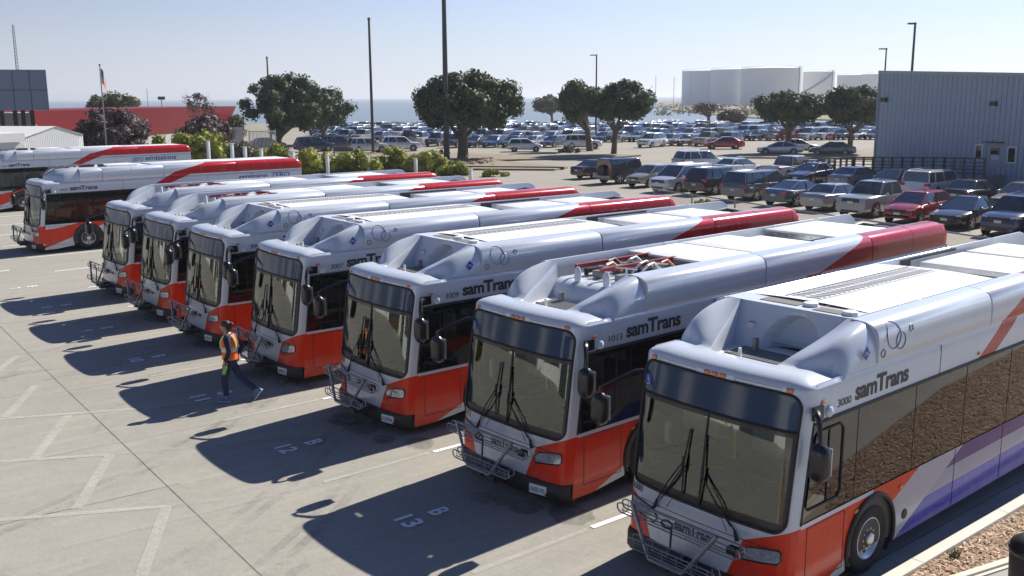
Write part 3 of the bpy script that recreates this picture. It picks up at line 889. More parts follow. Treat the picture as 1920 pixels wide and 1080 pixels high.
    def wheelchair():
        m = MB(); o = .011
        def q(x, z): return (x, yf(abs(x), z)-o, z)
        m.tube([q(-1.115+.036*cos(a), 2.475+.036*sin(a)) for a in [i*.5-2.6 for i in range(10)]], .005, 4)
        m.tube([q(-1.125, 2.545), q(-1.12, 2.50), q(-1.09, 2.495), q(-1.075, 2.455), q(-1.062, 2.455)], .006, 4)
        m.tube([q(-1.122, 2.525), q(-1.09, 2.52)], .005, 4)
        m.ellipsoid(q(-1.128, 2.556), (.009, .003, .009), 0, 8, 5)
        return m
    part('sticker_symbol', P_('accs', wheelchair, ['plate']), ac)
    # interior
    part('interior', P_('interior', interior, ['purplebox', 'seat', 'plate', 'redrail']), root)
    part('handrail', P_('rails', rails, ['yellow']), root)
    part('steering_wheel', P_('steering', steering, ['black']), root)
    part('tail_lamp', P_('tail', lambda: MB().box(-1.2, -1.05, 12.25, 12.27, 1.2, 1.7).box(1.05, 1.2, 12.25, 12.27, 1.2, 1.7), ['redlens']), root)
    part('engine_grille', P_('egr', lambda: MB().box(-.9, .9, 12.25, 12.28, .6, 1.5).box(-.8, .8, 12.25, 12.27, 2.0, 2.7), ['dark']), root)
    if kind == 'cng':
        painted_w = P_('scoop_wall', scoop_wall, ['white'], fixn=False)
        part('scoop_wall', painted_w, root)
        part('roof_cover', P_('roof_cover', roof_cover, ['roofwhite']), root)
        part('cover_vent', P_('cover_vent', cover_slots, ['dark', 'grey'], fixn=False), root)
        part('recess_grille', P_('recess_floor', recess_floor, ['grey', 'roofwhite']), root)
        part('grip_mat', P_('grip_mat', lambda: MB().box(-.62, -.02, 2.12, 2.36, 3.43, 3.436).box(.26, .66, 2.06, 2.28, 3.43, 3.436), ['matgrey']), root)
        for q in ((.11, 2.26), (.76, 2.16)):
            part('roof_cap', P_('roofcap', lambda: MB().lathe([(3.43, .11), (3.475, .10), (3.485, .06), (3.486, 0.001)], 'z', (0, 0, 0), 8), ['roofwhite']), root).location = (*q, 0)
        part('warning_label', P_('wlabel', lambda: MB().obox((-.52, 1.80, 3.12), (.05, 0, 0), (0, .004, 0), (0, .02, .035), 0).obox((-.52, 1.822, 3.165), (.05, 0, 0), (0, .004, 0), (0, .004, .008), 1), ['plate', 'amber']), root)
        part('tank_lid', P_('lid_a', lambda: tank_lid(7.35, 9.0), ['roofwhite'], .012), root)
        part('tank_lid', P_('lid_b', lambda: tank_lid(9.12, 10.6, 3.34), ['roofwhite'], .012), root)
        part('roof_machinery', P_('rear_gear', rear_gear, ['dark', 'grey', 'black']), root)
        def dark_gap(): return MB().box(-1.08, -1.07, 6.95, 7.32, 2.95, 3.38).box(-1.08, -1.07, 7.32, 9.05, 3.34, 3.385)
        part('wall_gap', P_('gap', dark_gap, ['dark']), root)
        # diamond badge
        dm = part('fuel_badge', P_('fuel_badge', lambda: MB().add([(1.305, 1.645, 3.005), (1.305, 1.735, 3.10), (1.305, 1.645, 3.20), (1.305, 1.555, 3.10)], [(0, 1, 2, 3)]), ['bluesign'], fixn=False), root)
        lettering('badge_lettering', 'CNG', lambda u, v: (1.308, 1.595+.10*u, 3.08+.045*v), 'plate', dm, .02)
        def rings():
            m = MB(); ring_line(m, 2.33, 3.22, .17); ring_line(m, 2.50, 3.13, .115); ring_line(m, 2.78, 3.25, .045); ring_line(m, 2.06, 3.03, .05); return m
        part('circle_outline', P_('circles', rings, ['stripe_ink']), root)
    elif kind == 'hyb':
        part('scoop_wall', P_('hyb_wall', hyb_wall, ['white'], fixn=False), root)
        part('roof_machinery', P_('hyb_gear', hyb_gear, ['roofwhite', 'redrail', 'black', 'grey', 'hose']), root)
        part('roof_panel', P_('hyb_panels', hyb_panels, ['roofwhite'], .008), root)
        part('recess_grille', P_('recess_floor', recess_floor, ['grey', 'roofwhite']), root)
        part('rear_machinery', P_('rear_gear', rear_gear, ['dark', 'grey', 'black']), root)
        def horns():
            m = MB()
            for x in (-.34, .33): m.ellipsoid((x, 2.02, 3.24), (.075, .05, .16), 0, 12, 8); m.tube([(x, 2.05, 3.0), (x, 2.06, 3.15)], .03, 8)
            return m
        part('roof_horn', P_('horns', horns, ['white']), root)
    else:
        part('roof_panel', P_('ele_panel', lambda: MB().box(-.88, .88, 1.95, 12.1, 3.36, 3.4).box(-.6, .6, 3.3, 4.6, 3.41, 3.47).box(-.7, .7, 5.2, 8.4, 3.41, 3.45), ['roofwhite'], .01), root)
        def rack():
            m = MB()
            for x in (-.5, .1): m.tube([(x, .9, 3.12), (x, 1.3, 3.40), (x, 2.4, 3.50)], .03, 6, 0)
            for y in (1.2, 1.5, 1.8, 2.1): m.tube([(-.6, y, 3.44), (.3, y, 3.44)], .025, 6, 0)
            m.box(-.4, .2, 2.4, 2.9, 3.41, 3.5, 1); m.box(.3, .5, 3.0, 3.2, 3.41, 3.52, 1); return m
        part('charging_rails', P_('ele_rack', rack, ['grey', 'dark']), root)
    return root
# ================================================================ GROUND
def concrete():
    m, nt, b = newmat('yard_concrete')
    v = world_pos(nt); big = noise(nt, v, .12, 4, .6, .3, .7); mid = noise(nt, v, .9, 6, .65, .3, .72); fine = noise(nt, v, 14, 6, .75, .25, .75); grit = noise(nt, v, 60, 3, .8, .3, .7)
    c = mixc(nt, big, (.235, .236, .222), (.345, .338, .302)); c = mixc(nt, mid*.55, c, (.41, .385, .325)); md = noise(nt, v, 2.1, 8, .8, .5, .72); c = mixc(nt, md*.35, c, (.19, .185, .165))
    c = mixc(nt, fine*.6, c, (.175, .168, .148)); c = mixc(nt, grit*.22, c, (.48, .44, .37))
    st = noise(nt, v, .55, 7, .7, .60, .72, 1.2); c = mixc(nt, st*.6, c, (.15, .14, .125))
    st2 = noise(nt, v, 2.6, 4, .6, .70, .78); c = mixc(nt, st2*.5, c, (.14, .13, .115))
    # streaks along the lanes
    mp = nt.nodes.new('ShaderNodeMapping'); nt.links.new(v, mp.inputs[0]); mp.inputs[3].default_value = (1.3, .12, 1)
    sk_ = noise(nt, mp.outputs[0], 2.2, 6, .7, .52, .75); c = mixc(nt, sk_*.38, c, (.5, .46, .38))
    mp2 = nt.nodes.new('ShaderNodeMapping'); nt.links.new(v, mp2.inputs[0]); mp2.inputs[2].default_value = (0, 0, radians(12)); mp2.inputs[3].default_value = (1.6, .2, 1)
    sk2 = noise(nt, mp2.outputs[0], 1.1, 7, .75, .5, .8); c = mixc(nt, sk2*.55, c, (.19, .18, .16))
    # slab joints
    x, y, z = xyz(nt, v)
    gr2 = noise(nt, v, 5, 8, .85, .35, .65); c = mixc(nt, gr2*.3, c, (.45, .42, .36)); nt.links.new(c, b.inputs['Base Color']); b.inputs['Roughness'].default_value = .88
    b.inputs['Specular IOR Level'].default_value = .35
    bump(nt, b, fine+grit*.5, .35, .01)
    return m
def asphalt(name, a, bb_, sc=1.0):
    m, nt, b = newmat(name); v = world_pos(nt)
    n1 = noise(nt, v, .15*sc, 6, .65, .3, .7); n2 = noise(nt, v, 2.5*sc, 6, .7, .3, .7)
    c = mixc(nt, n1, a, bb_); c = mixc(nt, n2*.35, c, tuple(q*.7 for q in a))
    nt.links.new(c, b.inputs['Base Color']); b.inputs['Roughness'].default_value = .9; bump(nt, b, n2, .3, .02); return m
M['concrete'] = concrete()
M['asphalt'] = asphalt('car_park_asphalt', (.26, .24, .20), (.35, .32, .27))
M['dirt'] = asphalt('dry_dirt', (.2, .16, .115), (.33, .27, .19), 3)
M['paint_old'] = None
def worn_paint(name, c, lo, hi):
    m = bpy.data.materials.new(name); m.use_nodes = True; nt = m.node_tree; b = nt.nodes['Principled BSDF']
    b.inputs['Base Color'].default_value = col3(c); b.inputs['Roughness'].default_value = .8
    v = world_pos(nt); a = noise(nt, v, 9, 8, .75, lo, hi); g = noise(nt, v, 1.1, 3, .6, lo-.05, hi)
    al = (a*.65+g*.5).clamp()
    nt.links.new(al.k, b.inputs['Alpha']); return m
M['line_faded'] = worn_paint('faded_white_line', (.58, .56, .5), .25, .9)
M['line_ghost'] = worn_paint('ghost_white_line', (.5, .48, .43), .35, 1.3)
M['line_white'] = worn_paint('white_line', (.85, .85, .84), .0, .4)
M['oil'] = worn_paint('oil_stain', (.05, .045, .04), .38, 1.05)
M['joint'] = worn_paint('joint_gap', (.09, .085, .07), .2, .85)
M['kerb'] = simple('kerb_concrete', (.62, .58, .5), .85, var=.12, vs=2.5, obj=False)
M['gutter'] = simple('gutter_concrete', (.36, .35, .32), .85, var=.15, vs=1.2, obj=False)

def sheet(name, pts, z, mat, kind='structure', label=None, thick=0):
    m = MB(); m.add([(p[0], p[1], z) for p in pts], [tuple(range(len(pts)))])
    o = m.build(name, mat, fixn=False)
    if o.data.polygons[0].normal.z < 0: o.data.flip_normals()
    tag(o, kind=kind); return o
# base terrain reaches the shore; the bay starts beyond it
def dline(px0, py0, px1, py1, wd, mat='line_faded', z=.006, name='painted_line'):
    a = G(px0, py0); b = G(px1, py1); return wline(a.x, a.y, b.x, b.y, wd, mat, z, name)
def wline(x0, y0, x1, y1, wd, mat='line_faded', z=.006, name='painted_line'):
    d = Vector((x1-x0, y1-y0)); n = max(2, int(d.length/1.2)); d.normalize(); q = Vector((-d.y, d.x))*wd/2
    rows = []
    for i in range(n+1):
        t = i/n; x = x0+(x1-x0)*t; y = y0+(y1-y0)*t; j = random.uniform(-.008, .008)
        rows.append([(x+q.x+j, y+q.y, z), (x-q.x+j, y-q.y, z)])
    m = MB(); m.grid(rows, 0, False); o = m.build(name, mat, fixn=False)
    if o.data.polygons[0].normal.z < 0: o.data.flip_normals()
    tag(o, kind='structure'); return o

# coordinates: yard (buses) -> kerb at the right, fence at y about 30, car parks beyond, shore, bay
shoreL = G(-300, 232); 
land = [(60, -60), (60, 260), tuple(G(2300, 226)[:2]), tuple(G(1900, 226)[:2]), tuple(G(1640, 228)[:2]), tuple(G(1420, 231)[:2]), tuple(G(1340, 233)[:2]), tuple(G(1240, 235)[:2]), tuple(G(1100, 234)[:2]), tuple(G(900, 232)[:2]), tuple(G(700, 230)[:2]), tuple(G(560, 231)[:2]), tuple(G(430, 232)[:2]), tuple(G(100, 234)[:2]), tuple(G(-200, 236)[:2]), tuple(G(-900, 240)[:2]), (-300, -60)]
M['ground'] = asphalt('dry_ground', (.24, .21, .155), (.34, .30, .22), 1)
sheet('ground', land, -.012, 'ground')
yard = [(-6.42, -30), (-6.42, 31), (-120, 41.5), (-120, -30)]
sheet('yard_pavement', yard, 0.0, 'concrete')
sheet('gutter_pan', [(-6.42, -30), (-6.02, -30), (-6.02, 31), (-6.42, 31)], 0.0, 'gutter')
k = MB(); k.box(-6.02, -5.84, -30, 31, -.1, .15); o = k.build('kerb', 'kerb', bevel=.015); tag(o, kind='structure')
for i in range(12): wline(-6.02, 2+i*2.45, -5.84, 2+i*2.45, .012, 'joint', .1535, 'joint')
for i in range(12): wline(-6.42, 2+i*2.45, -6.02, 2+i*2.45, .012, 'joint', .004, 'joint')
wline(-6.42, 0, -6.42, 30, .015, 'joint', .003, 'joint')
# mulch bed: brown soil sheet + thousands of chips
M['soil'] = asphalt('mulch_soil', (.24, .155, .10), (.36, .25, .165), 6)
sheet('mulch_bed', [(-5.84, -10), (-5.2, -10), (-4.4, 13), (-3.4, 20), (-3.0, 31), (-5.84, 31)], .09, 'soil')
sheet('walkway', [(-5.2, -10), (8, -10), (8, 31), (-3.0, 31), (-3.4, 20), (-4.4, 13)], .10, 'gutter')
def chips():
    m, nt, b = newmat('mulch_chips'); 
    i = nt.nodes.new('ShaderNodeNewGeometry'); rp = nt.nodes.new('ShaderNodeValToRGB')
    nt.links.new(i.outputs['Random Per Island'], rp.inputs[0]); e = rp.color_ramp.elements
    e[0].color = (.14, .085, .055, 1); e[1].color = (.80, .64, .46, 1); q = rp.color_ramp.elements.new(.5); q.color = (.48, .32, .21, 1)
    nt.links.new(rp.outputs[0], b.inputs['Base Color']); b.inputs['Roughness'].default_value = .85; return m
M['chips'] = chips()
rnd = random.Random(11); m = MB()
for _ in range(26000):
    x = rnd.uniform(-5.82, -2.35); y = rnd.uniform(9, 25) if rnd.random() < .75 else rnd.uniform(4, 31)
    if x > (-4.4+(y-13)*.143 if 13 < y < 20 else (-3.4+(y-20)*.036 if y >= 20 else -5.2+(y+10)*.0348))-.03: continue
    a = rnd.uniform(0, pi); l = rnd.uniform(.012, .045); w = rnd.uniform(.004, .012); t = rnd.uniform(-.35, .35)
    d = Vector((cos(a), sin(a), t)).normalized()*l; s_ = Vector((-sin(a), cos(a), rnd.uniform(-.3, .3))).normalized()*w
    c = Vector((x, y, .10+rnd.uniform(0, .03)))
    m.add([c-d-s_, c+d-s_, c+d+s_, c-d+s_], [(0, 1, 2, 3)])
o = m.build('wood_mulch', 'chips', fixn=False); tag(o, 'brown wood chip mulch strewn over the bed beside the kerb', 'mulch', kind='stuff')
# car parks
cp = [(-16, 31.5), (-10, 34), (-4, 70), (-20, 110), tuple(G(1900, 262)[:2]), tuple(G(1640, 262)[:2]), tuple(G(1300, 246)[:2]), tuple(G(1000, 240)[:2]), tuple(G(600, 241)[:2]), tuple(G(430, 262)[:2]), tuple(G(560, 292)[:2]), (-92, 48), (-60, 37)]
sheet('car_park', cp, -.006, 'asphalt')

# joints and painted lines of the yard
a = G(0, 612); b_ = G(490, 1080)
dd = (b_-a).normalized(); wline(a.x-dd.x*40, a.y-dd.y*40, b_.x+dd.x*14, b_.y+dd.y*14, .02, 'joint', .004, 'joint')
for (x0, y0, x1, y1) in ((-15.9, -4, -15.28, 5.35), (-24.5, -4, -24.1, 5.7), (-33.5, -4, -33, 6), (-7.5, -4, -7.3, 5.0)): wline(x0, y0, x1, y1, .02, 'joint', .0045, 'joint')
for i in range(13):
    cx = -9.68-4.1*i
    wline(cx, 9.4, cx+.15, 19.5, .10, 'line_white', .008); wline(cx-.02, 7.2, cx, 9.3, .09, 'line_faded', .008)
    wline(cx-.25, 3.2, cx, 7.1, .11, 'line_ghost', .008)
for p in ((-40, 789, 300, 764), (300, 764, 560, 735), (-40, 869, 205, 853), (205, 853, 420, 835), (-40, 979, 310, 950), (310, 950, 420, 938), (-40, 608, 380, 585), (-30, 700, 230, 683), (-30, 650, 120, 641)):
    dline(*p, .12, 'line_faded' if p[1] > 720 and p[0] < 0 else 'line_ghost', .0075)
for p in ((10, 783, 66, 724), (62, 862, 127, 780), (143, 955, 205, 855), (262, 1085, 312, 950), (-30, 715, 32, 668)):
    dline(*p, .17, 'line_faded', .010)
# bay letters and numbers
def stencil(cx, y, txt, hgt=.34, wd=None):
    wd = wd or .2*len(txt)
    return tag(lettering('bay_marking', txt, lambda u, v: (cx-wd/2+wd*u, y+hgt*v, .011), 'line_white', None, .03), kind='structure')
for i, t in enumerate(('13', '12', '11', '10', '9', '8', '7', '6', '5', '4', '3')):
    cx = -11.60-4.02*i; stencil(cx, 7.28, t); stencil(cx, 7.83, 'B', wd=.2)
# oil stains
# tyre scuffs of turning buses
rnd = random.Random(15); M['scuff'] = worn_paint('tyre_scuff', (.10, .096, .088), .5, 1.3)
for k in range(11):
    x0 = rnd.uniform(-38, -9); y0 = rnd.uniform(-1, 6); R0 = rnd.uniform(9, 22); a0 = rnd.uniform(.0, .5)+pi*rnd.choice((0, 1)); da = rnd.uniform(.35, .8)
    cx_, cy_ = x0-R0*cos(a0), y0-R0*sin(a0)
    for off in (0, .28):
        rows = [[(cx_+(R0+off+q)*cos(a0+da*i/14), cy_+(R0+off+q)*sin(a0+da*i/14), .0022+.0003*k) for q in (0, .16)] for i in range(15)]
        m = MB(); m.grid(rows, 0, False); o = m.build('tyre_scuff', 'scuff', fixn=False); tag(o, kind='structure')
        if o.data.polygons[0].normal.z < 0: o.data.flip_normals()
rnd = random.Random(5)
def stain(px, py, r, wob=.15):
    g = G(px, py); n = 22; P = [(g.x+r*(1+rnd.uniform(-wob, wob))*cos(2*pi*k/n), g.y+r*.8*(1+rnd.uniform(-wob, wob))*sin(2*pi*k/n)) for k in range(n)]
    sheet('oil_stain', P, .0135+rnd.uniform(0, .004), 'oil')
for q in ((650, 787, .42), (678, 803, .42), (720, 825, .26), (787, 831, .32), (945, 940, .22), (985, 952, .3), (1070, 965, .4), (480, 702, .45), (575, 722, .3), (385, 646, .4), (300, 598, .5), (905, 935, .25)): stain(*q)

# ================================================================ PLACE THE BUSES
BUS = [
 ('cng', 'blue', '3000', '1587203', 'bus numbered 3000 nearest the camera, with blue and violet skirt beside the kerb', (-7.541, 9.114), .0262),
 ('hyb', 'hyb', '1013', '1605195', 'bus numbered 1013, silver and red with exposed red roof rails, second from the kerb', (-11.628, 9.277), .0318),
 ('cng', 'red', '3009', '1529904', 'bus numbered 3009, silver and red with a closed roof scoop, third from the kerb', (-16.034, 9.342), -.0047),
 ('cng', 'red', '3007', '1498210', 'bus numbered 3007, silver and red, beside the walking worker', (-20.400, 9.341), -.022),
 ('cng', 'red', '3005', '1493355', 'silver and red bus with closed roof scoop directly behind the walking worker', (-24.474, 9.299), -.0276),
 ('hyb', 'hyb', None, '1477210', 'silver and red bus with exposed roof rails, sixth bus from the kerb', (-28.297, 9.426), -.0085),
 ('hyb', 'hyb', None, '1476218', 'silver and red bus with exposed roof rails, the last one before the gap', (-32.446, 9.591), .0049),
 ('ele', 'ele', '3020', '1620011', 'smooth roofed bus lettered emission ZERO standing alone beyond the gap', (-44.497, 9.974), .0125),
 ('ele', 'ele', '3018', '1620012', 'smooth roofed bus lettered zero emissions, farthest left, cut by the picture edge', (-62.489, 11.579), .0331),
]
for i, (kd, lv, num, plt, lab, loc, th) in enumerate(BUS):
    build_bus(kd, lv, num, plt, lab, loc, th, word='emission ZERO' if i == 7 else 'zero emissions')
# ================================================================ BEYOND THE YARD
def at(px, d, z=0.0):
    "ground point in the direction of picture column px, d metres away"
    g = G(px, 230); k = d/hypot(g.x, g.y); return Vector((g.x*k, g.y*k, z))
def up_at(g, py):
    "height over ground point g that shows at picture row py (any column)"
    D = _f.x*g.x+_f.y*g.y   # rough depth along the view
    # solve exactly along the vertical through g
    lo, hi = -10.0, 120.0
    for _ in range(50):
        mid = (lo+hi)/2; d = Vector((g.x, g.y, mid-CH)); yy = 540-FOC*d.dot(_u)/d.dot(_f)
        if yy > py: lo = mid
        else: hi = mid
    return lo
# --- water
def water():
    m, nt, b = newmat('bay_water'); v = world_pos(nt)
    mp = nt.nodes.new('ShaderNodeMapping'); nt.links.new(v, mp.inputs[0]); mp.inputs[2].default_value = (0, 0, radians(50)); mp.inputs[3].default_value = (.25, .05, 1)
    n = noise(nt, mp.outputs[0], 1.0, 6, .6); n2 = noise(nt, mp.outputs[0], .08, 4, .6)
    nt.links.new(mixc(nt, n2, (.17, .22, .26), (.23, .28, .32)), b.inputs['Base Color'])
    b.inputs['Roughness'].default_value = .42; b.inputs['IOR'].default_value = 1.33; b.inputs['Specular IOR Level'].default_value = .35
    bump(nt, b, n, .5, .2); return m
M['water'] = water()
M['scrub'] = asphalt('dry_grass_land', (.15, .135, .08), (.3, .25, .16), .6)
sheet('bay_water', [(-30000, -8000), (8000, -8000), (8000, 30000), (-30000, 30000)], -.5, 'water')
pen = [G(*p) for p in ((1226, 190), (1232, 197), (1262, 206), (1314, 211), (1412, 219), (1560, 223), (1700, 224), (2600, 226), (2600, 189.5), (1300, 188.5))]
o = sheet('peninsula', [(p.x, p.y) for p in pen], -.2, 'scrub')
spit = [at(-200, 2600), at(700, 2600), at(1400, 2500), at(1400, 2440), at(700, 2530), at(-200, 2530)]
# far shore: a low hazy strip of hills across the bay
def ridge(name, d, h, px0, px1, seed, mat):
    rnd = random.Random(seed); m = MB(); rows = [[], [], []]; n = 60
    for i in range(n+1):
        px = px0+(px1-px0)*i/n; hh = h*(.55+.45*sin(i*.21+seed)*sin(i*.083+1)+rnd.uniform(-.05, .05))
        a = at(px, d, -.5); b_ = at(px, d*1.05, hh); c = at(px, d*1.12, -.5); rows[0].append(a); rows[1].append(b_); rows[2].append(c)
    m.grid(rows, 0); o = m.build(name, mat, fixn=False); tag(o, kind='structure'); return o
M['farhill'] = simple('far_hills', (.11, .13, .12), .9, var=.1, vs=.01, obj=False)

# --- vegetation
def foliage(name, dark, mid, light):
    m, nt, b = newmat(name); g = nt.nodes.new('ShaderNodeNewGeometry'); rp = nt.nodes.new('ShaderNodeValToRGB'); nt.links.new(g.outputs['Random Per Island'], rp.inputs[0])
    e = rp.color_ramp.elements; e[0].color = col3(dark); e[1].color = col3(light); q = rp.color_ramp.elements.new(.55); q.color = col3(mid)
    big = noise(nt, world_pos(nt), .7, 3, .5, .3, .7)
    c = mixc(nt, big*.35, rp.outputs[0], mid)
    nt.links.new(c, b.inputs['Base Color']); b.inputs['Roughness'].default_value = .6; b.inputs['Specular IOR Level'].default_value = .4
    # thin leaves let a little light through
    out = nt.nodes['Material Output']; tl = nt.nodes.new('ShaderNodeBsdfTranslucent'); nt.links.new(c, tl.inputs[0]); ms = nt.nodes.new('ShaderNodeMixShader'); ms.inputs[0].default_value = .25
    nt.links.new(b.outputs[0], ms.inputs[1]); nt.links.new(tl.outputs[0], ms.inputs[2]); nt.links.new(ms.outputs[0], out.inputs[0]); return m
M['leaf'] = foliage('dark_green_leaves', (.018, .035, .014), (.045, .075, .028), (.10, .14, .055))
M['leafolive'] = foliage('olive_leaves', (.03, .045, .015), (.075, .095, .035), (.15, .17, .07))
M['leafpurple'] = foliage('purple_brown_leaves', (.035, .022, .026), (.085, .055, .058), (.19, .13, .125))
M['leafhedge'] = foliage('yellow_green_leaves', (.09, .12, .016), (.26, .29, .035), (.55, .52, .08))
M['leafgrey'] = foliage('grey_green_scrub', (.06, .065, .04), (.12, .12, .075), (.2, .19, .12))
M['bark'] = simple('bark', (.15, .12, .09), .9, var=.3, vs=4)
def blob(m, c, r, rnd, nleaf, ls, core=True, mi=0):
    c = Vector(c)
    if core:
        rot = Matrix.Rotation(rnd.uniform(0, 3), 3, 'Z')
        m.ellipsoid(c, (r[0]*.72, r[1]*.72, r[2]*.72), mi, 8, 6, rot)
    for _ in range(nleaf):
        n = Vector((rnd.gauss(0, 1), rnd.gauss(0, 1), rnd.gauss(0, 1))).normalized()
        k = rnd.uniform(.78, 1.12); p = c+Vector((n.x*r[0]*k, n.y*r[1]*k, n.z*r[2]*k))
        t = Vector((rnd.gauss(0, 1), rnd.gauss(0, 1), rnd.gauss(0, 1))); n2 = (n+t*.45).normalized()
        a = n2.cross(Vector((rnd.gauss(0, 1), rnd.gauss(0, 1), rnd.gauss(0, 1)))).normalized(); b = n2.cross(a)
        s1 = ls*rnd.uniform(.6, 1.25); s2 = s1*rnd.uniform(.45, .8)
        m.add([p-a*s1, p+b*s2, p+a*s1, p-b*s2], [(0, 1, 2, 3)], mi)
def make_tree(name, base, H, R, label, cat='tree', group=None, seed=1, mat='leaf', nclump=60, nleaf=150, ls=.2, trunk=.35, z0=None, flat=.5, lean=(0, 0), clump=1.25, gaps=.0, limbs=7, core=True):
    rnd = random.Random(seed); base = Vector(base); root = empty(name, base); tag(root, label, cat, group)
    H = H-clump*.55; R = max(.8, R-clump*.55)
    zc = H-(H-(z0 or H*.3))*.5; hz = (H-(z0 or H*.3))*.5
    cl = []
    m = MB()
    for i in range(nclump):
        # points over an umbrella-like ellipsoid shell, fewer inside
        a = rnd.uniform(0, 2*pi); v = rnd.uniform(-.85, 1); k = rnd.choice((.82, .9, .95, .6))
        q = sqrt(max(0, 1-v*v))
        wob = 1+.16*sin(3*a+seed)+.08*sin(5*a+seed*2)
        if rnd.random() < gaps: continue
        c = Vector((q*cos(a)*R*k*wob+lean[0], q*sin(a)*R*k*wob+lean[1], zc+v*hz*k*(1 if v > 0 else flat*2.05)))
        r = clump*rnd.uniform(.65, 1.15)
        cl.append(c); blob(m, c, (r, r, r*.8), rnd, nleaf, ls, core)
    m.build('crown', mat, root, fixn=False)
    t = MB(); fork = (z0 or H*.3)*.75
    t.tube([(0, 0, -.2), (0, 0, .1), (lean[0]*.1, lean[1]*.1, fork*.5), (lean[0]*.2, lean[1]*.2, fork)], [trunk*1.6, trunk*1.15, trunk*.95, trunk*.85], 9)
    for i in range(limbs):
        a = 2*pi*i/limbs+rnd.uniform(-.3, .3); tgt = Vector((cos(a)*R*rnd.uniform(.4, .75)+lean[0], sin(a)*R*rnd.uniform(.4, .75)+lean[1], zc+hz*rnd.uniform(-.1, .5)))
        s0 = Vector((lean[0]*.2, lean[1]*.2, fork*rnd.uniform(.75, 1)))
        mid = s0.lerp(tgt, .45)+Vector((rnd.uniform(-.4, .4), rnd.uniform(-.4, .4), -.3))
        t.tube([s0, mid, tgt], [trunk*.5, trunk*.33, trunk*.12], 6)
        for _ in range(2):
            b2 = tgt+Vector((rnd.uniform(-1.4, 1.4), rnd.uniform(-1.4, 1.4), rnd.uniform(.2, 1.4))); t.tube([mid.lerp(tgt, .5), b2], [trunk*.2, trunk*.06], 5)
    t.build('trunk', 'bark', root)
    return root
TR = 'round crowned trees standing among the car parks'
def tree_px(pxl, pxr, ytop, ybase, pxb, **k):
    g = G(pxb, ybase); d = hypot(g.x, g.y); D = g.x*_f.x+g.y*_f.y
    H = up_at(g, ytop); R = (pxr-pxl)/2/FOC*D
    side = ((pxl+pxr)/2-pxb)/FOC*D
    return make_tree('tree', (g.x, g.y, 0), H, R, lean=(_r.x*side, _r.y*side), **k)
tree_px(462, 622, 132, 277, 520, label='large round green tree with open limbs, left of the tall bare pole', group=TR, seed=3, mat='leaf', nclump=95, nleaf=130, ls=.22, z0=1.7, trunk=.42, clump=1.15, core=True)
tree_px(560, 660, 158, 270, 606, label='smaller dark tree tucked behind the right flank of the large left tree', group=TR, seed=4, nclump=60, nleaf=110, z0=2.2, trunk=.3, clump=1.25)
tree_px(771, 970, 131, 299, 868, label='largest dark tree with thick grey trunk beside the tallest pole', group=TR, seed=5, nclump=120, nleaf=150, ls=.2, z0=3.1, trunk=.55, clump=1.2)
tree_px(1000, 1056, 178, 236, 1036, label='small pale tree standing at the water edge', group=TR, seed=6, mat='leafgrey', nclump=34, nleaf=90, ls=.3, z0=3.2, trunk=.28, clump=1.3)
tree_px(1048, 1112, 150, 283, 1106, label='olive green tree half hidden behind the twin trunk tree', group=TR, seed=7, mat='leafolive', nclump=60, nleaf=120, z0=3.6, trunk=.38, clump=1.1)
tree_px(1096, 1230, 148, 291, 1151, label='dark tree with forked slender trunk in the middle of the lot', group=TR, seed=8, nclump=90, nleaf=140, ls=.18, z0=3.9, trunk=.3, clump=.95, limbs=9)
tree_px(1412, 1548, 170, 287, 1477, label='broad flat bottomed tree left of the stop sign', group=TR, seed=9, nclump=90, nleaf=140, ls=.18, z0=3.6, trunk=.36, clump=1.0, limbs=9)
tree_px(1545, 1660, 158, 289, 1592, label='dark tree touching the corner of the grey ribbed building', group=TR, seed=10, nclump=90, nleaf=140, ls=.17, z0=3.3, trunk=.3, clump=.95, limbs=9)
tree_px(1295, 1348, 195, 246, 1329, label='nearly bare tree in front of the white storage tanks', group=TR, seed=12, mat='leafpurple', nclump=26, nleaf=30, ls=.2, z0=4.0, trunk=.3, clump=1.0, limbs=14, core=False)
tree_px(1345, 1400, 205, 243, 1375, label='low brown bushy tree right of the nearly bare tree', group=TR, seed=13, mat='leafpurple', nclump=40, nleaf=80, ls=.25, z0=1.5, trunk=.2, clump=1.2)
tree_px(1505, 1560, 180, 250, 1523, label='pale green tree peeking out between the two right hand trees', group=TR, seed=14, mat='leafolive', nclump=40, nleaf=90, ls=.25, z0=4.0, trunk=.3, clump=1.4)
# purple shrubs and trees at the left
def tree_at(px, d, pxl, pxr, ytop, z0, label, **k):
    g = at(px, d); D = g.x*_f.x+g.y*_f.y; H = up_at(g, ytop); R = (pxr-pxl)/2/FOC*D; side = ((pxl+pxr)/2-px)/FOC*D
    return make_tree(k.pop('name', 'tree'), (g.x, g.y, 0), H, R, label, lean=(_r.x*side, _r.y*side), z0=z0, **k)
PG = 'purple leaved trees at the left'
tree_at(205, 92, 140, 285, 198, .6, 'wide purple brown tree around the flagpole', group=PG, seed=21, mat='leafpurple', nclump=95, nleaf=130, ls=.13, trunk=.25, clump=.75)
tree_at(378, 112, 332, 430, 212, .6, 'purple brown tree in front of the right end of the red building', group=PG, seed=22, mat='leafpurple', nclump=75, nleaf=110, ls=.15, trunk=.22, clump=.8)
tree_at(375, 118, 335, 412, 170, 4.5, 'thin purple tree rising above the red building roof', group=PG, seed=23, mat='leafpurple', nclump=20, nleaf=50, ls=.12, trunk=.12, clump=.6, gaps=.1, core=False)
tree_at(215, 190, 165, 260, 172, 3.0, 'dark tree on the skyline behind the red building', seed=24, mat='leafolive', nclump=50, nleaf=90, ls=.25, trunk=.3, clump=1.2)
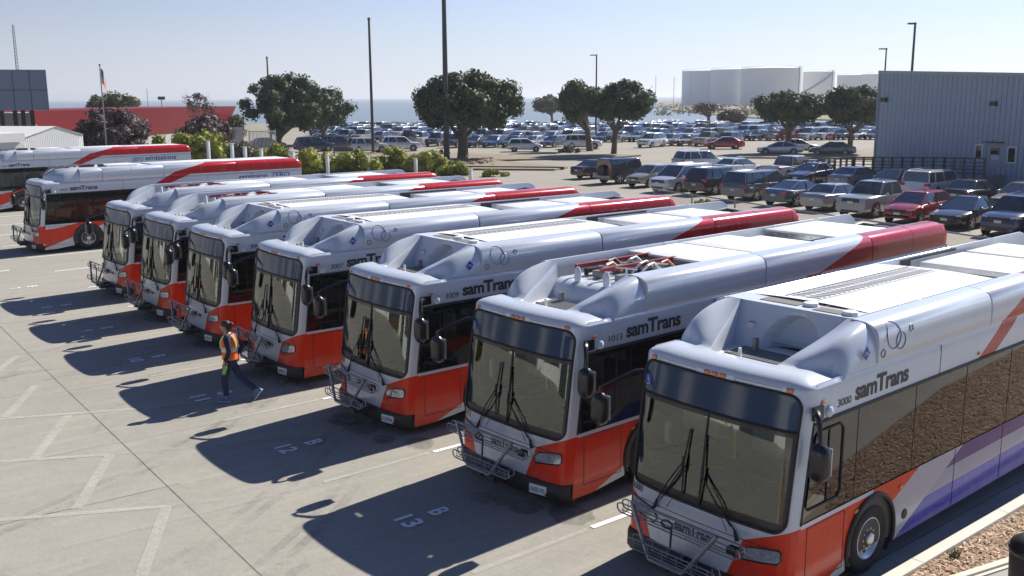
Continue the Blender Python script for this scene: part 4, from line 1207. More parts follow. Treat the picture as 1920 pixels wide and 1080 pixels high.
tree_at(442, 150, 425, 458, 212, 1.0, 'rounded green tree at the right end of the red building', seed=25, mat='leafolive', nclump=30, nleaf=90, ls=.2, trunk=.2, clump=.9)
def bush_at(px, py, w, h, label, seed, mat='leafhedge', name='shrub', group=None, cat='shrub', depth=None, nleaf=90, ls=.10):
    g = G(px, py); D = g.x*_f.x+g.y*_f.y; W_ = w/FOC*D/2; Hh = h/FOC*D; rnd = random.Random(seed); m = MB(); n = max(12, int(34*W_*Hh/3))
    n = min(n, 80); dp = depth or W_*.6
    for _ in range(n):
        a = rnd.uniform(-1, 1); t = rnd.uniform(0, 1)**.7; q = sqrt(1-a*a*.85)
        off = a*W_*.85; dd_ = rnd.uniform(-1, 1)*dp*.8
        r = min(.55, Hh*.32)*rnd.uniform(.7, 1.2)
        c = Vector((_r.x*off-_r.y*dd_*0+_f.x*dd_, _r.y*off+_f.y*dd_, max(r*.6, t*q*Hh-r*.8)))
        blob(m, c, (r, r, r*.85), rnd, nleaf, ls)
    o = m.build(name, mat, None, fixn=False); o.location = (g.x, g.y, 0); tag(o, label, cat, group); return o
HG = 'yellow green shrubs along the back of the yard'
for a in ((301, 322, 26, 82, 'tiny yellow shrub at the foot of the wide purple tree', 31), (345, 322, 46, 84, 'yellow shrub between the two purple trees', 32), (390, 324, 92, 84, 'tall yellow green shrub behind the zero emissions bus', 33), (448, 322, 84, 64, 'grey green low shrub right of the tallest yellow shrub', 34),
          (487, 322, 44, 56, 'low shrub below the large left tree, leftmost of two', 35), (524, 324, 52, 60, 'low shrub under the trunk of the large left tree', 36), (574, 325, 54, 54, 'rounded yellow shrub just right of the emission ZERO bus tail', 37), (612, 322, 48, 40, 'square hedge piece between two white posts', 38),
          (668, 322, 110, 44, 'long clipped hedge right of the white post', 39), (738, 318, 86, 46, 'full yellow hedge in the middle of the hedge row', 40), (800, 322, 90, 44, 'yellow hedge in front of the tallest pole', 41), (850, 328, 76, 30, 'low spreading shrub at the right end of the hedge row', 42),
          (930, 331, 52, 20, 'isolated low yellow shrub beyond the bus roofs', 43), (1065, 296, 0, 0, '', 0)):
    if a[2]: bush_at(a[0], a[1], a[2], a[3], a[4], a[5], 'leafgrey' if 'grey' in a[4] else 'leafhedge', group=HG)
bush_at(592, 280, 22, 26, 'round clipped dark shrub beside the parked cars', 45, 'leaf')
bush_at(1068, 286, 46, 14, 'low green shrub at the foot of the olive tree', 46, 'leafolive')
bush_at(822, 291, 44, 13, 'low dark shrub left of the orange cone', 47, 'leaf')
bush_at(1320, 384, 34, 12, 'small green plant in front of the parked black vehicle', 48, 'leafhedge')
# shoreline scrub: countless tufts
rnd = random.Random(8); m = MB()
for i in range(420):
    px = rnd.uniform(560, 1420); ed = 232 if px < 1240 else 238
    g = G(px, ed+rnd.uniform(-1.2, 5)); r = rnd.uniform(.3, .9)*(1.6 if rnd.random() < .1 else 1)
    blob(m, (g.x, g.y, r*.1), (r*1.8, r*1.8, r*.45), rnd, 22, .22, False)
for i in range(300):
    px = rnd.uniform(1235, 1700); t = rnd.random(); g = G(px, 193+t*22); r = rnd.uniform(.8, 2.4); blob(m, (g.x, g.y, 0), (r*2.4, r*2.4, r*.5), rnd, 10, .8, False)
o = m.build('shore_scrub', 'leafgrey', None, fixn=False); tag(o, 'dry scrub and grass along the bay shore', 'scrub', kind='stuff')
# weeds in the mulch bed
m = MB(); rnd = random.Random(2)
for k in range(60):
    a = rnd.uniform(0, 2*pi); l = rnd.uniform(.05, .16); d = Vector((cos(a)*.5, sin(a)*.5, 1)).normalized()*l; s_ = Vector((-sin(a), cos(a), 0))*.008
    b0 = Vector((rnd.uniform(-.05, .05), rnd.uniform(-.08, .08), 0)); m.add([b0-s_, b0+s_, b0+d], [(0, 1, 2)])
g = G(1790, 1040, .12); o = m.build('weed', 'leafolive', None, fixn=False); o.location = (g.x, g.y, .1); tag(o, 'small green weed growing at the edge of the kerb', 'weed')

# --- dirt islands between lanes
def island(name, pts, z, mat='dirt'):
    P = [G(*p) for p in pts]; m = MB(); n = len(P)
    m.add([(p.x, p.y, -.05) for p in P]+[(p.x, p.y, z) for p in P], [tuple(range(n, 2*n))]+[(i, (i+1) % n, n+(i+1) % n, n+i) for i in range(n)])
    o = m.build(name, mat); tag(o, kind='structure'); return o
island('planting_island', [(640, 289), (860, 289), (960, 292), (1150, 291), (1202, 293), (1150, 297), (900, 303), (700, 297)], .15)
island('planting_island', [(840, 303), (900, 300), (960, 306), (1065, 316), (1040, 320), (870, 319), (835, 312)], .15)
island('planting_island', [(1395, 291), (1500, 285), (1640, 285), (1640, 300), (1500, 298), (1380, 297)], .15)
island('planting_island', [(1490, 325), (1640, 318), (1640, 345), (1560, 340)], .12)
m = MB(); rnd = random.Random(9)
for k in range(70):
    g = G(rnd.uniform(850, 925), rnd.uniform(300, 311)); r = rnd.uniform(.2, .5); m.ellipsoid((g.x, g.y, .1), (r, r, r*.6), 0, 6, 4)
o = m.build('dirt_pile', 'dirt', None); tag(o, 'dark heap of turned soil right of the tallest pole', 'dirt pile', kind='stuff')
M['timber'] = simple('dark_timber', (.09, .075, .06), .85, var=.2)
for a, b2, z in (((870, 316), (1058, 318), .25), ((880, 305), (1195, 292), .12)):
    p = G(*a); q = G(*b2); mm = MB(); d = (q-p); n = Vector((-d.y, d.x, 0)).normalized()*.12
    mm.obox((p+q)/2+Vector((0, 0, z/2)), d/2, n, (0, 0, z/2)); o = mm.build('kerb_edge', 'timber'); tag(o, kind='structure')

# --- poles
M['pole'] = simple('brown_pole', (.06, .058, .065), .6, var=.1)
def pole(px, py, ytop, w, label, head=None, d=None):
    g = G(px, py) if d is None else at(px, d); h_ = up_at(g, ytop); D = g.x*_f.x+g.y*_f.y; r = w/2/FOC*D
    root = empty('lamp_post', (g.x, g.y, 0)); tag(root, label, 'lamp post', 'tall dark poles')
    MB().tube([(0, 0, 0), (0, 0, h_*.4), (0, 0, h_)], [r*1.15, r, r*.75], 10).build('pole', 'pole', root)
    MB().box(-r*2.2, r*2.2, -r*2.2, r*2.2, 0, .25).build('pole_base', 'kerb', root)
    if head: MB().obox((-_r.x*head*.26, -_r.y*head*.26, h_-.1), (_r.x*head*.32, _r.y*head*.32, 0), (-_r.y*.12, _r.x*.12, 0), (0, 0, .07)).build('lamp_head', 'pole', root)
    else: MB().lathe([(h_-.02, r*.9), (h_+.25, r*1.1), (h_+.3, r*.4)], 'z', (0, 0, 0), 8).build('pole_cap', 'pole', root)
    return root
pole(838, 304, -25, 10.5, 'tallest thick dark pole, running out of the top of the picture')
pole(700, 290, 38, 5.4, 'thin dark pole with collar standing left of the tallest pole')
pole(509, 270, 110, 3.6, 'short dark pole top showing above the large left tree')
pole(1117, 262, 102, 3.4, 'lamp post rising behind the twin trunk tree', head=1.6)
pole(1653, 0, 90, 3.4, 'thinner lamp post behind the grey ribbed building corner', head=1.5, d=125)
pole(1703, 0, 42, 5.2, 'thicker lamp post above the grey ribbed building roof', head=1.1, d=95)
# thin far masts
M['mast'] = simple('grey_mast', (.3, .32, .36), .6)
for px, d, yt, lab in ((1228, 700, 142, 'thin far mast left of the storage tanks, leftmost'), (1262, 650, 144, 'thin far mast just left of the storage tanks'), (280, 240, 166, 'thin mast on the skyline right of the flag'), (1293, 690, 134, 'thin mast in front of the leftmost storage tank')):
    g = at(px, d); h_ = up_at(g, yt); tag(MB().tube([(g.x, g.y, 0), (g.x, g.y, h_)], .16*d/600, 5).build('mast', 'mast'), lab, 'mast')
g = at(306, 240); h_ = up_at(g, 184); r_ = empty('floodlight_mast', (g.x, g.y, 0)); tag(r_, 'short mast with a small floodlight rack on the left skyline', 'floodlight')
MB().tube([(0, 0, 0), (0, 0, h_)], .12, 6).build('pole', 'mast', r_); MB().obox((0, 0, h_), (_r.x*.8, _r.y*.8, 0), (-_r.y*.1, _r.x*.1, 0), (0, 0, .35)).build('floodlight_rack', 'dark', r_)
# lattice antenna tower
g = at(43, 420); h_ = up_at(g, 46); m = MB(); w = 1.1
for sx, sy in ((-1, -1), (1, -1), (0, 1)): m.tube([(sx*w/2, sy*w/2, 0), (sx*w/4, sy*w/4, h_)], .13, 4)
for k in range(26):
    z0 = h_*k/26; z1 = h_*(k+1)/26; s0 = w/2*(1-.5*k/26); s1 = w/2*(1-.5*(k+1)/26); c = [(-1, -1), (1, -1), (0, 1)]
    for i in range(3): a, b2 = c[i], c[(i+1) % 3]; m.tube([(a[0]*s0, a[1]*s0, z0), (b2[0]*s1, b2[1]*s1, z1)], .08, 4)
o = m.build('antenna_tower', 'mast'); o.location = (g.x, g.y, 0); tag(o, 'thin lattice antenna tower at the far left skyline', 'antenna tower')

# --- flagpole and flag
g = at(196, 88); zt = up_at(g, 123); root = empty('flagpole', (g.x, g.y, 0)); tag(root, 'slim flagpole rising from the wide purple tree', 'flagpole')
MB().tube([(0, 0, 0), (0, 0, zt)], [.07, .045], 8).build('pole', 'steel', root)
MB().ellipsoid((0, 0, zt+.06), (.09, .09, .07)).build('finial', 'dark', root)
def flagmat():
    m, nt, b = newmat('flag_cloth'); x, y, z = xyz(nt, coords(nt, 'UV'))
    st = (y*13)._op('MODULO', 2.0) < 1.0
    c = mixc(nt, st, (.75, .72, .7), (.55, .03, .04)); can = (x < .42)*(y > .46); c = mixc(nt, can, c, (.02, .035, .16))
    sx = ((x*26)._op('MODULO', 1.0)-.5).abs() < .2; sy = ((y*24)._op('MODULO', 1.0)-.5).abs() < .2
    c = mixc(nt, can*sx*sy, c, (.75, .75, .78)); nt.links.new(c, b.inputs['Base Color']); b.inputs['Roughness'].default_value = .8; return m
M['flag'] = flagmat()
zb_ = up_at(g, 186); hh = zt-.2; m = MB(); rows = []; uv = []
for i in range(25):
    u = i/24; row = []
    for j in range(13):
        v = j/12  # hanging flag: gathered folds, fly end droops
        drop = u*(hh-zb_)*.52; fold = .16*sin(u*9)*(.4+u*.6); x = .06+.42*(u**.6)*(.35+.65*(1-u*.5))
        z = hh-(1-v)*(hh-zb_)*.48-drop
        P = Vector((_r.x*(x+fold*.25*(v-.5)), _r.y*(x+fold*.25*(v-.5)), z))+Vector((_f.x, _f.y, 0))*(fold*.9)
        row.append(P)
    rows.append(row)
m.grid(rows, 0); me = m.mesh('flag', 'flag', fixn=False); uvl = me.uv_layers.new(name='UVMap')
for p in me.polygons:
    for li in p.loop_indices:
        vi = me.loops[li].vertex_index; uvl.data[li].uv = ((vi//13)/24, (vi % 13)/12)
fl = link(bpy.data.objects.new('flag', me)); fl.location = (g.x, g.y, 0); tag(fl, 'striped red, white and blue national flag hanging limp from its pole', 'flag')

# --- storage tanks
M['tank'] = simple('white_tank_paint', (.92, .92, .91), .6, var=.04, vs=.05)
M['tankseam'] = simple('tank_stair', (.3, .31, .33), .7)
def tank(pxc, rpx, ytop, d, label, stair=None):
    g = at(pxc, d); D = g.x*_f.x+g.y*_f.y; R = rpx/FOC*D; h_ = up_at(at(pxc, d-R), ytop)
    root = empty('storage_tank', (g.x, g.y, 0)); tag(root, label, 'storage tank', 'white storage tanks across the inlet')
    rings = [[(R*q*cos(2*pi*k/72), R*q*sin(2*pi*k/72), z) for k in range(72)] for q, z in ((1, -.5), (1, h_*.5), (1, h_), (.985, h_+.1), (.5, h_+1.0), (.01, h_+1.5))]
    MB().loft(rings, 0).build('shell', 'tank', root, angle=25)
    m = MB()
    for k in range(40):
        a = 2*pi*k/40; m.tube([(R*.99*cos(a), R*.99*sin(a), h_), (R*.99*cos(a), R*.99*sin(a), h_+1.1)], .06, 4)
    m.tube([(R*.99*cos(2*pi*k/60), R*.99*sin(2*pi*k/60), h_+1.1) for k in range(60)], .05, 4, closed=True)
    m.build('roof_rail', 'tankseam', root)
    av = atan2(-g.y, -g.x)
    m = MB(); a0 = av+1.05
    m.tube([((R+.2)*cos(a0), (R+.2)*sin(a0), 0), ((R+.2)*cos(a0), (R+.2)*sin(a0), h_+1)], .35, 5); m.build('pipe', 'tankseam', root)
    if stair:
        m = MB(); P = []; 
        for k in range(20):
            a = av-.2+1.25*k/19; P.append(((R+.6)*cos(a), (R+.6)*sin(a), h_*(.30+.68*k/19)))
        m.tube(P, .75, 5); m.build('stair', 'tankseam', root)
    return root
tank(1328, 51, 132, 760, 'leftmost white storage tank')
tank(1380, 50, 129.5, 730, 'white storage tank second from the left')
tank(1443, 56, 127, 690, 'widest white storage tank in the middle')
tank(1508, 52, 134, 760, 'white storage tank with a diagonal stair up its side', stair=True)
tank(1612, 45, 140, 900, 'farther white tank left part showing beside the ribbed building')
tank(1660, 48, 138, 870, 'farthest right white tank mostly behind the ribbed building')

# --- ribbed grey-blue building at the right
M['ribbed'] = simple('blue_grey_siding', (.38, .46, .56), .55, var=.06, vs=.6)
M['ribdark'] = simple('siding_groove', (.19, .23, .29), .7)
M['bwall'] = simple('block_wall', (.3, .3, .3), .9, var=.1)
M['trim'] = simple('grey_trim', (.42, .44, .46), .5)
M['winglass'] = glassmat('building_glass', (.3, .3, .3), .2, 1.6)
M['wood'] = simple('weathered_wood', (.16, .13, .115), .85, var=.25, vs=4)
A0 = G(1638, 337); B0 = G(1920, 362); dv = (B0-A0); Lb = dv.length; dv.normalize(); nv = Vector((dv.y, -dv.x, 0))  # outwards to the camera
if nv.dot(-A0) < 0: nv = -nv
hA = up_at(A0, 133); hB = up_at(A0+dv*Lb, 137.5); ext = 22; slope_b = (hB-hA)/Lb
root = empty('ribbed_building', A0); root.rotation_euler = (0, 0, atan2(dv.y, dv.x)); tag(root, 'tall blue grey metal sided building at the right edge', 'building')
Lx = Lb+ext; hE = hA+slope_b*Lx; back = 1 if (Matrix.Rotation(atan2(dv.y, dv.x), 3, 'Z') @ Vector((0, 1, 0))).dot(nv) < 0 else -1
m = MB(); DB = 26*back
m.add([(0, 0, 0), (Lx, 0, 0), (Lx, 0, hE), (0, 0, hA), (0, DB, 0), (Lx, DB, 0), (Lx, DB, hE), (0, DB, hA)], [(0, 1, 2, 3), (4, 7, 6, 5), (0, 3, 7, 4), (1, 5, 6, 2), (3, 2, 6, 7)])
m.build('wall', 'ribbed', root)
m = MB(); x = .1
while x < Lx-.1:
    zt = hA+slope_b*x-.25; m.add([(x, -.004*back, .9), (x+.05, -.004*back, .9), (x+.05, -.004*back, zt), (x, -.004*back, zt)], [(0, 1, 2, 3)], 0)
    m.add([(x+.06, 0, .9), (x+.10, -.035*back, .9), (x+.22, -.035*back, .9), (x+.26, 0, .9), (x+.06, 0, zt), (x+.10, -.035*back, zt), (x+.22, -.035*back, zt), (x+.26, 0, zt)], [(0, 1, 5, 4), (1, 2, 6, 5), (2, 3, 7, 6)], 1)
    x += .38
m.build('siding_ribs', ['ribdark', 'ribbed'], root, fixn=False)
m = MB()
m.add([(-.1, -.12*back, hA-.22), (Lx, -.12*back, hE-.22), (Lx, -.12*back, hE+.03), (-.1, -.12*back, hA+.03), (-.1, .1*back, hA+.03), (Lx, .1*back, hE+.03)], [(0, 1, 2, 3), (3, 2, 5, 4)])
m.box(-.08, .0, -.1*back if back > 0 else 0, 0 if back > 0 else .1, 0, hA-.22); m.build('roof_trim', 'trim', root)
def bl(px, py):   # local x,z of a picture point on the wall
    d = _f*FOC+_r*(px-960)+_u*(540-py); o_ = Vector((0, 0, CH))-A0; t = -o_.dot(nv)/d.dot(nv); p = o_+d*t
    return p.dot(dv), p.z
def wallbox(name, px0, py0, px1, py1, mat, out=.06, par=None):
    x0, z1 = bl(px0, py0); x1, z0 = bl(px1, py1); y0, y1 = sorted((0, -out*back)); return MB().box(x0, x1, y0, y1, z0, z1).build(name, mat, par or root)
for q in ((1656, 183, 1664, 191), (1861, 190, 1871, 199)):
    w = wallbox('wall_light', *q, 'dark', .3); wallbox('light_lens', q[0]+1, q[3]-2, q[2]-1, q[3]+2, 'lens', .24, w)
for q in ((1829, 270, 1842, 301), (1890, 274, 1905, 307)):
    w = wallbox('window', *q, 'plate', .05); wallbox('pane', q[0]+2.5, q[1]+3, q[2]-2.5, q[3]-3, 'winglass', .07, w)
d_ = wallbox('door', 1854, 268, 1880, 314, 'trim', .05); wallbox('door_window', 1859, 277, 1875, 290, 'winglass', .07, d_); wallbox('door_notice', 1860, 291, 1873, 300, 'plate', .07, d_); wallbox('door_canopy', 1851, 265, 1884, 268, 'dark', .5, d_)
# ramp with timber railing
rt = empty('wooden_ramp', A0); rt.rotation_euler = root.rotation_euler; tag(rt, 'dark timber access ramp with railings along the ribbed building', 'ramp')
def ramp_run(x0, x1, z0, z1, y, posts, nm='railing'):
    m = MB(); yy = -y*back
    for zz in (1.05, .78, .55, .32, .1): m.tube([(x0, yy, z0+zz), (x1, yy, z1+zz)], .05 if zz > 1 else .03, 4)
    for k in range(posts+1):
        t = k/posts; x = x0+(x1-x0)*t; z = z0+(z1-z0)*t; m.box(x-.06, x+.06, yy-.06, yy+.06, 0, z+1.1)
    m.build(nm, 'wood', rt)
xr0 = bl(1575, 330)[0]; xrm = bl(1640, 330)[0]; xdoor = bl(1885, 340)[0]
ramp_run(xr0, xrm, .35, .7, 2.4, 6); ramp_run(xr0, xrm, .35, .5, 4.2, 6); ramp_run(xrm, xdoor*.72, .7, 1.05, 2.2, 9); ramp_run(xdoor*.72, xdoor, 1.05, 1.15, 2.2, 4)
y0, y1 = sorted((-.15*back, -2.15*back)); MB().box(xrm, xdoor*.72, y0, y1, .0, .75).box(xdoor*.72, xdoor, y0, y1, 0, 1.1).build('ramp_deck', 'bwall', rt)

# --- left side buildings
M['redband'] = simple('red_fascia', (.19, .005, .012), .5, var=.08, vs=.5)
M['stucco'] = simple('grey_stucco', (.42, .42, .42), .9, var=.08, vs=.6)
M['panelblue'] = simple('blue_grey_panel', (.16, .20, .27), .5, var=.08, vs=.4)
M['shedwhite'] = simple('white_shed_roof', (.75, .74, .70), .5, var=.05)
M['shedwall'] = simple('white_corrugated_wall', (.68, .70, .70), .5, var=.05)
def wall_between(pxa, da, pxb, db, zt, z0, name, mat, par, thick=6):
    a = at(pxa, da); b_ = at(pxb, db); d = (b_-a); n = Vector((-d.y, d.x, 0)).normalized()
    if n.dot(a) < 0: n = -n
    m = MB(); q = [a, b_, b_+n*thick, a+n*thick]
    m.add([(p.x, p.y, z0) for p in q]+[(p.x, p.y, zt) for p in q], [(0, 1, 5, 4), (1, 2, 6, 5), (2, 3, 7, 6), (3, 0, 4, 7), (4, 5, 6, 7), (3, 2, 1, 0)]); o = m.build(name, mat, par); return o
rb = empty('red_banded_building', at(300, 140)); rb.location = (0, 0, 0); tag(rb, 'long low building with a deep red roof band behind the purple trees', 'building')
gL = at(-30, 104); gR = at(434, 152)
zR = up_at(gR, 199); 
wall_between(-30, 104, 432, 151.5, 2.05, 0, 'wall', 'stucco', rb, 14)
m = MB(); a = gL; b_ = gR; d = (b_-a); n = Vector((-d.y, d.x, 0)).normalized(); n = n if n.dot(a) > 0 else -n; a2 = a-n*.9; b2 = b_-n*.9; lo = b2-d.normalized()*2.2
zt = zR; zb_ = 1.95
m.add([(a2.x, a2.y, zt), (b2.x, b2.y, zt), (lo.x+n.x*.8, lo.y+n.y*.8, zb_), (a.x-n.x*.1, a.y-n.y*.1, zb_), (a.x+n.x*14, a.y+n.y*14, zt), (b_.x+n.x*14, b_.y+n.y*14, zt), (lo.x+n.x*14, lo.y+n.y*14, zb_), (a.x+n.x*14, a.y+n.y*14, zb_)],
      [(0, 1, 2, 3), (0, 4, 5, 1), (1, 5, 6, 2), (2, 6, 7, 3), (0, 3, 7, 4), (4, 7, 6, 5)]); m.build('roof_band', 'redband', rb)
# white wedge on the band and dull red end bay
def on_band(px, t): 
    k = (px+30)/464; p = a+(b_-a)*0
    dirv = at(px, 100).normalized(); 
    den = dirv.x*d.y-dirv.y*d.x; s_ = (a.x*d.y-a.y*d.x)/den; q = dirv*s_; q = q-n*(.95*t+.12*(1-t)); return Vector((q.x, q.y, zb_+(zt-zb_)*t))
m = MB(); q = [on_band(55, 0), on_band(78, 0), on_band(56, .62)]; q = [p-n*.03 for p in q]; m.add(q+[p+n*.02 for p in q], [(0, 1, 2), (5, 4, 3), (0, 3, 4, 1), (1, 4, 5, 2), (2, 5, 3, 0)]); m.build('white_wedge', 'stucco', rb)
bb2 = empty('upper_block', (0, 0, 0)); tag(bb2, 'blue grey panelled block on columns at the far left', 'building')
_b = at(95, 92); _p = Vector((_b.y, -_b.x, 0)).normalized(); _a = _b-_p*(16 if _p.dot(_r) > 0 else -16); zt1 = up_at(at(60, 96), 133); zb1 = up_at(at(60, 96), 206)
_n = Vector((_b.x, _b.y, 0)).normalized()*9; q4 = [_a, _b, _b+_n, _a+_n]
MB().add([(p.x, p.y, zb1) for p in q4]+[(p.x, p.y, zt1) for p in q4], [(0, 1, 5, 4), (1, 2, 6, 5), (2, 3, 7, 6), (3, 0, 4, 7), (4, 5, 6, 7), (3, 2, 1, 0)]).build('panel_block', 'panelblue', bb2)
mm = MB()
for t in (.08, .16, .24, .33, .42): p = _b+(_a-_b)*t-_n*.002; mm.tube([(p.x, p.y, zb1+.05), (p.x, p.y, zt1-.05)], .02, 4)
mm.tube([_b-_n*.002+Vector((0, 0, (zb1+zt1)/2)), _a-_n*.002+Vector((0, 0, (zb1+zt1)/2))], .02, 4)
mm.build('panel_joint', 'dark', bb2)
for px in (5, 30, 45, 62): p = at(px, 97); MB().box(p.x-.15, p.x+.15, p.y-.15, p.y+.15, 0, zb1).build('column', 'dark', bb2)
wall_between(-60, 99, 58, 99, zb1-.3, 0, 'lower_wall', 'stucco', bb2, 8)
# white corrugated shed with a gable
sh = empty('corrugated_shed', (0, 0, 0)); tag(sh, 'white corrugated metal shed with low gable behind the farthest bus', 'shed')
e1 = at(40, 74); e2 = at(152, 78); dg = e2-e1; ng = Vector((-dg.y, dg.x, 0)).normalized(); ng = ng if ng.dot(e1) > 0 else -ng; mid = e1+dg*.52
ze = up_at(e2, 252); zm = up_at(mid, 246)-.0; lf = -Vector((_r.x, _r.y, 0))*14
m = MB(); N = 34
for k in range(N):
    t0, t1 = k/N, (k+.62)/N
    for (ta, tb, o_) in ((t0, t1, 0.10), (t1, (k+1)/N, 0)):
        pa = e1+dg*ta-ng*o_; pb = e1+dg*tb-ng*o_
        ha = ze-.05+(zm-ze+.35)*(1-abs(ta-.52)/.52 if abs(ta-.52) < .52 else 0); hb = ze-.05+(zm-ze+.35)*(1-abs(tb-.52)/.52 if abs(tb-.52) < .52 else 0)
        m.add([(pa.x, pa.y, 0), (pb.x, pb.y, 0), (pb.x, pb.y, hb), (pa.x, pa.y, ha)], [(0, 1, 2, 3)], 0 if o_ else 1)
m.build('gable_wall', ['shedwall', 'trim'], sh, fixn=False)  # grey between the ribs is painted shade that brings out the corrugation
_q = [e1+ng*.08, mid+ng*.08, e2+ng*.08]; MB().add([(_q[0].x, _q[0].y, 0), (_q[2].x, _q[2].y, 0), (_q[2].x, _q[2].y, ze-.1), (_q[1].x, _q[1].y, zm+.2), (_q[0].x, _q[0].y, ze-.1)], [(0, 1, 2, 3, 4)]).build('gable_frame', 'shedwall', sh, fixn=False)
m = MB(); bk = ng*.2
P0, P1, P2 = e1-bk, mid-bk, e2-bk; deep = ng*16+lf*.3; zm2 = zm+.35
m.add([(P0.x, P0.y, ze), (P1.x, P1.y, zm2), ((P1+deep).x, (P1+deep).y, zm2), ((P0+deep).x, (P0+deep).y, ze)], [(0, 1, 2, 3)]); m.add([(P1.x, P1.y, zm2), (P2.x, P2.y, ze), ((P2+deep).x, (P2+deep).y, ze), ((P1+deep).x, (P1+deep).y, zm2)], [(0, 1, 2, 3)]); m.build('roof', 'shedwhite', sh, fixn=False)
wall_between(-80, 66, 42, 68, up_at(at(20, 67), 268), 0, 'side_wall', 'shedwall', sh, 5); wall_between(-80, 65.5, 44, 67.5, up_at(at(20, 67), 250), up_at(at(20, 67), 267), 'canopy', 'shedwhite', sh, 6)
# small white fence / gate pieces near the end of the red building
def panel(pxa, da, pxb, db, zt, label, mat='shedwall', cat='fence', name='fence_panel'):
    a = at(pxa, da); b_ = at(pxb, db); r_ = empty(name, a); tag(r_, label, cat)
    d = b_-a; L_ = d.length; r_.rotation_euler = (0, 0, atan2(d.y, d.x)); m = MB(); m.box(0, L_, -.03, .03, zt-.12, zt); m.box(0, L_, -.03, .03, .2, .32)
    k = 0
    while k*.16 < L_: m.box(k*.16, k*.16+.05, -.02, .02, .1, zt-.02); k += 1
    m.build('pickets', mat, r_)
    for t in (0, L_): MB().box(t-.07, t+.07, -.07, .07, 0, zt+.1).build('post', mat, r_)
panel(368, 122, 425, 124, 2.5, 'pale picket fence in front of the red building end', name='picket_fence')
wall = wall_between(425, 122, 455, 123, 2.9, 0, 'white_wall', 'stucco', None, .3); tag(wall, 'short white wall at the right end of the red building', 'wall')
panel(466, 118, 515, 119, 2.6, 'white framed gate under the large left tree', cat='gate', name='gate')
# white posts behind the buses
for i, (px, py, h_) in enumerate(((394, 294, 29), (438, 292, 22), (462, 290, 14), (492, 296, 16), (551, 302, 18), (615, 322, 31), (691, 318, 22), (780, 320, 22), (883, 342, 24))):
    g = G(px, py+6 if px > 600 else 330); hh = up_at(g, py-h_); lab = ['white square post behind the zero emissions bus tail', 'white post right of the tall yellow shrub', 'small white post second left of the emission ZERO roof', 'short white post above the emission ZERO roof', 'white post beside the rounded yellow shrub', 'tallest white post in the clipped hedge gap', 'white post between the long hedge and the full hedge', 'white post below the thick pole', 'white post at the right end of the hedge row'][i]
    o = MB().box(-.11, .11, -.11, .11, 0, hh).box(-.13, .13, -.13, .13, hh, hh+.05).build('fence_post', 'plate', None, bevel=.012); o.location = (g.x, g.y, 0); o.rotation_euler = (0, 0, .3); tag(o, lab, 'post', 'white posts along the hedge')
# traffic cone, bench, stop sign, white box
M['cone'] = simple('orange_cone', (.75, .12, .02), .5)
g = G(826, 297); c = empty('traffic_cone', g); tag(c, 'orange traffic cone beside the tallest pole', 'traffic cone'); MB().lathe([(0.03, .17), (.1, .15), (.75, .03), (.76, .001)], 'z', n=14).build('cone', 'cone', c); MB().box(-.22, .22, -.22, .22, 0, .035).build('cone_base', 'cone', c)
g = G(643, 293); bn = empty('bench', g); bn.rotation_euler = (0, 0, atan2(_r.y, _r.x)); tag(bn, 'brown slatted bench between hedge and car park', 'bench')
MB().box(-1.1, 1.1, -.2, .2, .42, .47).build('seat', 'wood', bn); MB().box(-1.1, 1.1, .2, .25, .5, .95).build('backrest', 'wood', bn)
for x in (-.95, .95): MB().box(x-.05, x+.05, -.2, .25, 0, .42).build('leg', 'dark', bn)
g = G(1554, 290); ss = empty('stop_sign', g); ss.rotation_euler = (0, 0, atan2(_r.y, _r.x)); tag(ss, 'red octagonal stop sign on a post near the ribbed building', 'sign')
zs = up_at(g, 257); MB().tube([(0, 0, 0), (0, 0, zs)], .035, 6).build('post', 'steel', ss)
MB().loft([[(.38*cos(pi/8+k*pi/4), y, zs+.38*sin(pi/8+k*pi/4)) for k in range(8)] for y in (-.06, -.045)], 0, False).build('sign_plate', 'redlens', ss)
lettering('sign_lettering', 'STOP', lambda u, v: (-.26+.52*u, -.064, zs-.11+.22*v), 'plate', ss, .02)
g = G(1566, 291); bx = empty('utility_box', g); bx.rotation_euler = (0, 0, atan2(_r.y, _r.x)); tag(bx, 'white utility box standing under the tree beside the ribbed building', 'utility box')
MB().box(-.35, .35, -.2, .2, 0, 1.15).build('cabinet', 'plate', bx, bevel=.02); MB().box(-.38, .38, -.23, .23, 1.15, 1.2).build('cabinet_top', 'trim', bx)

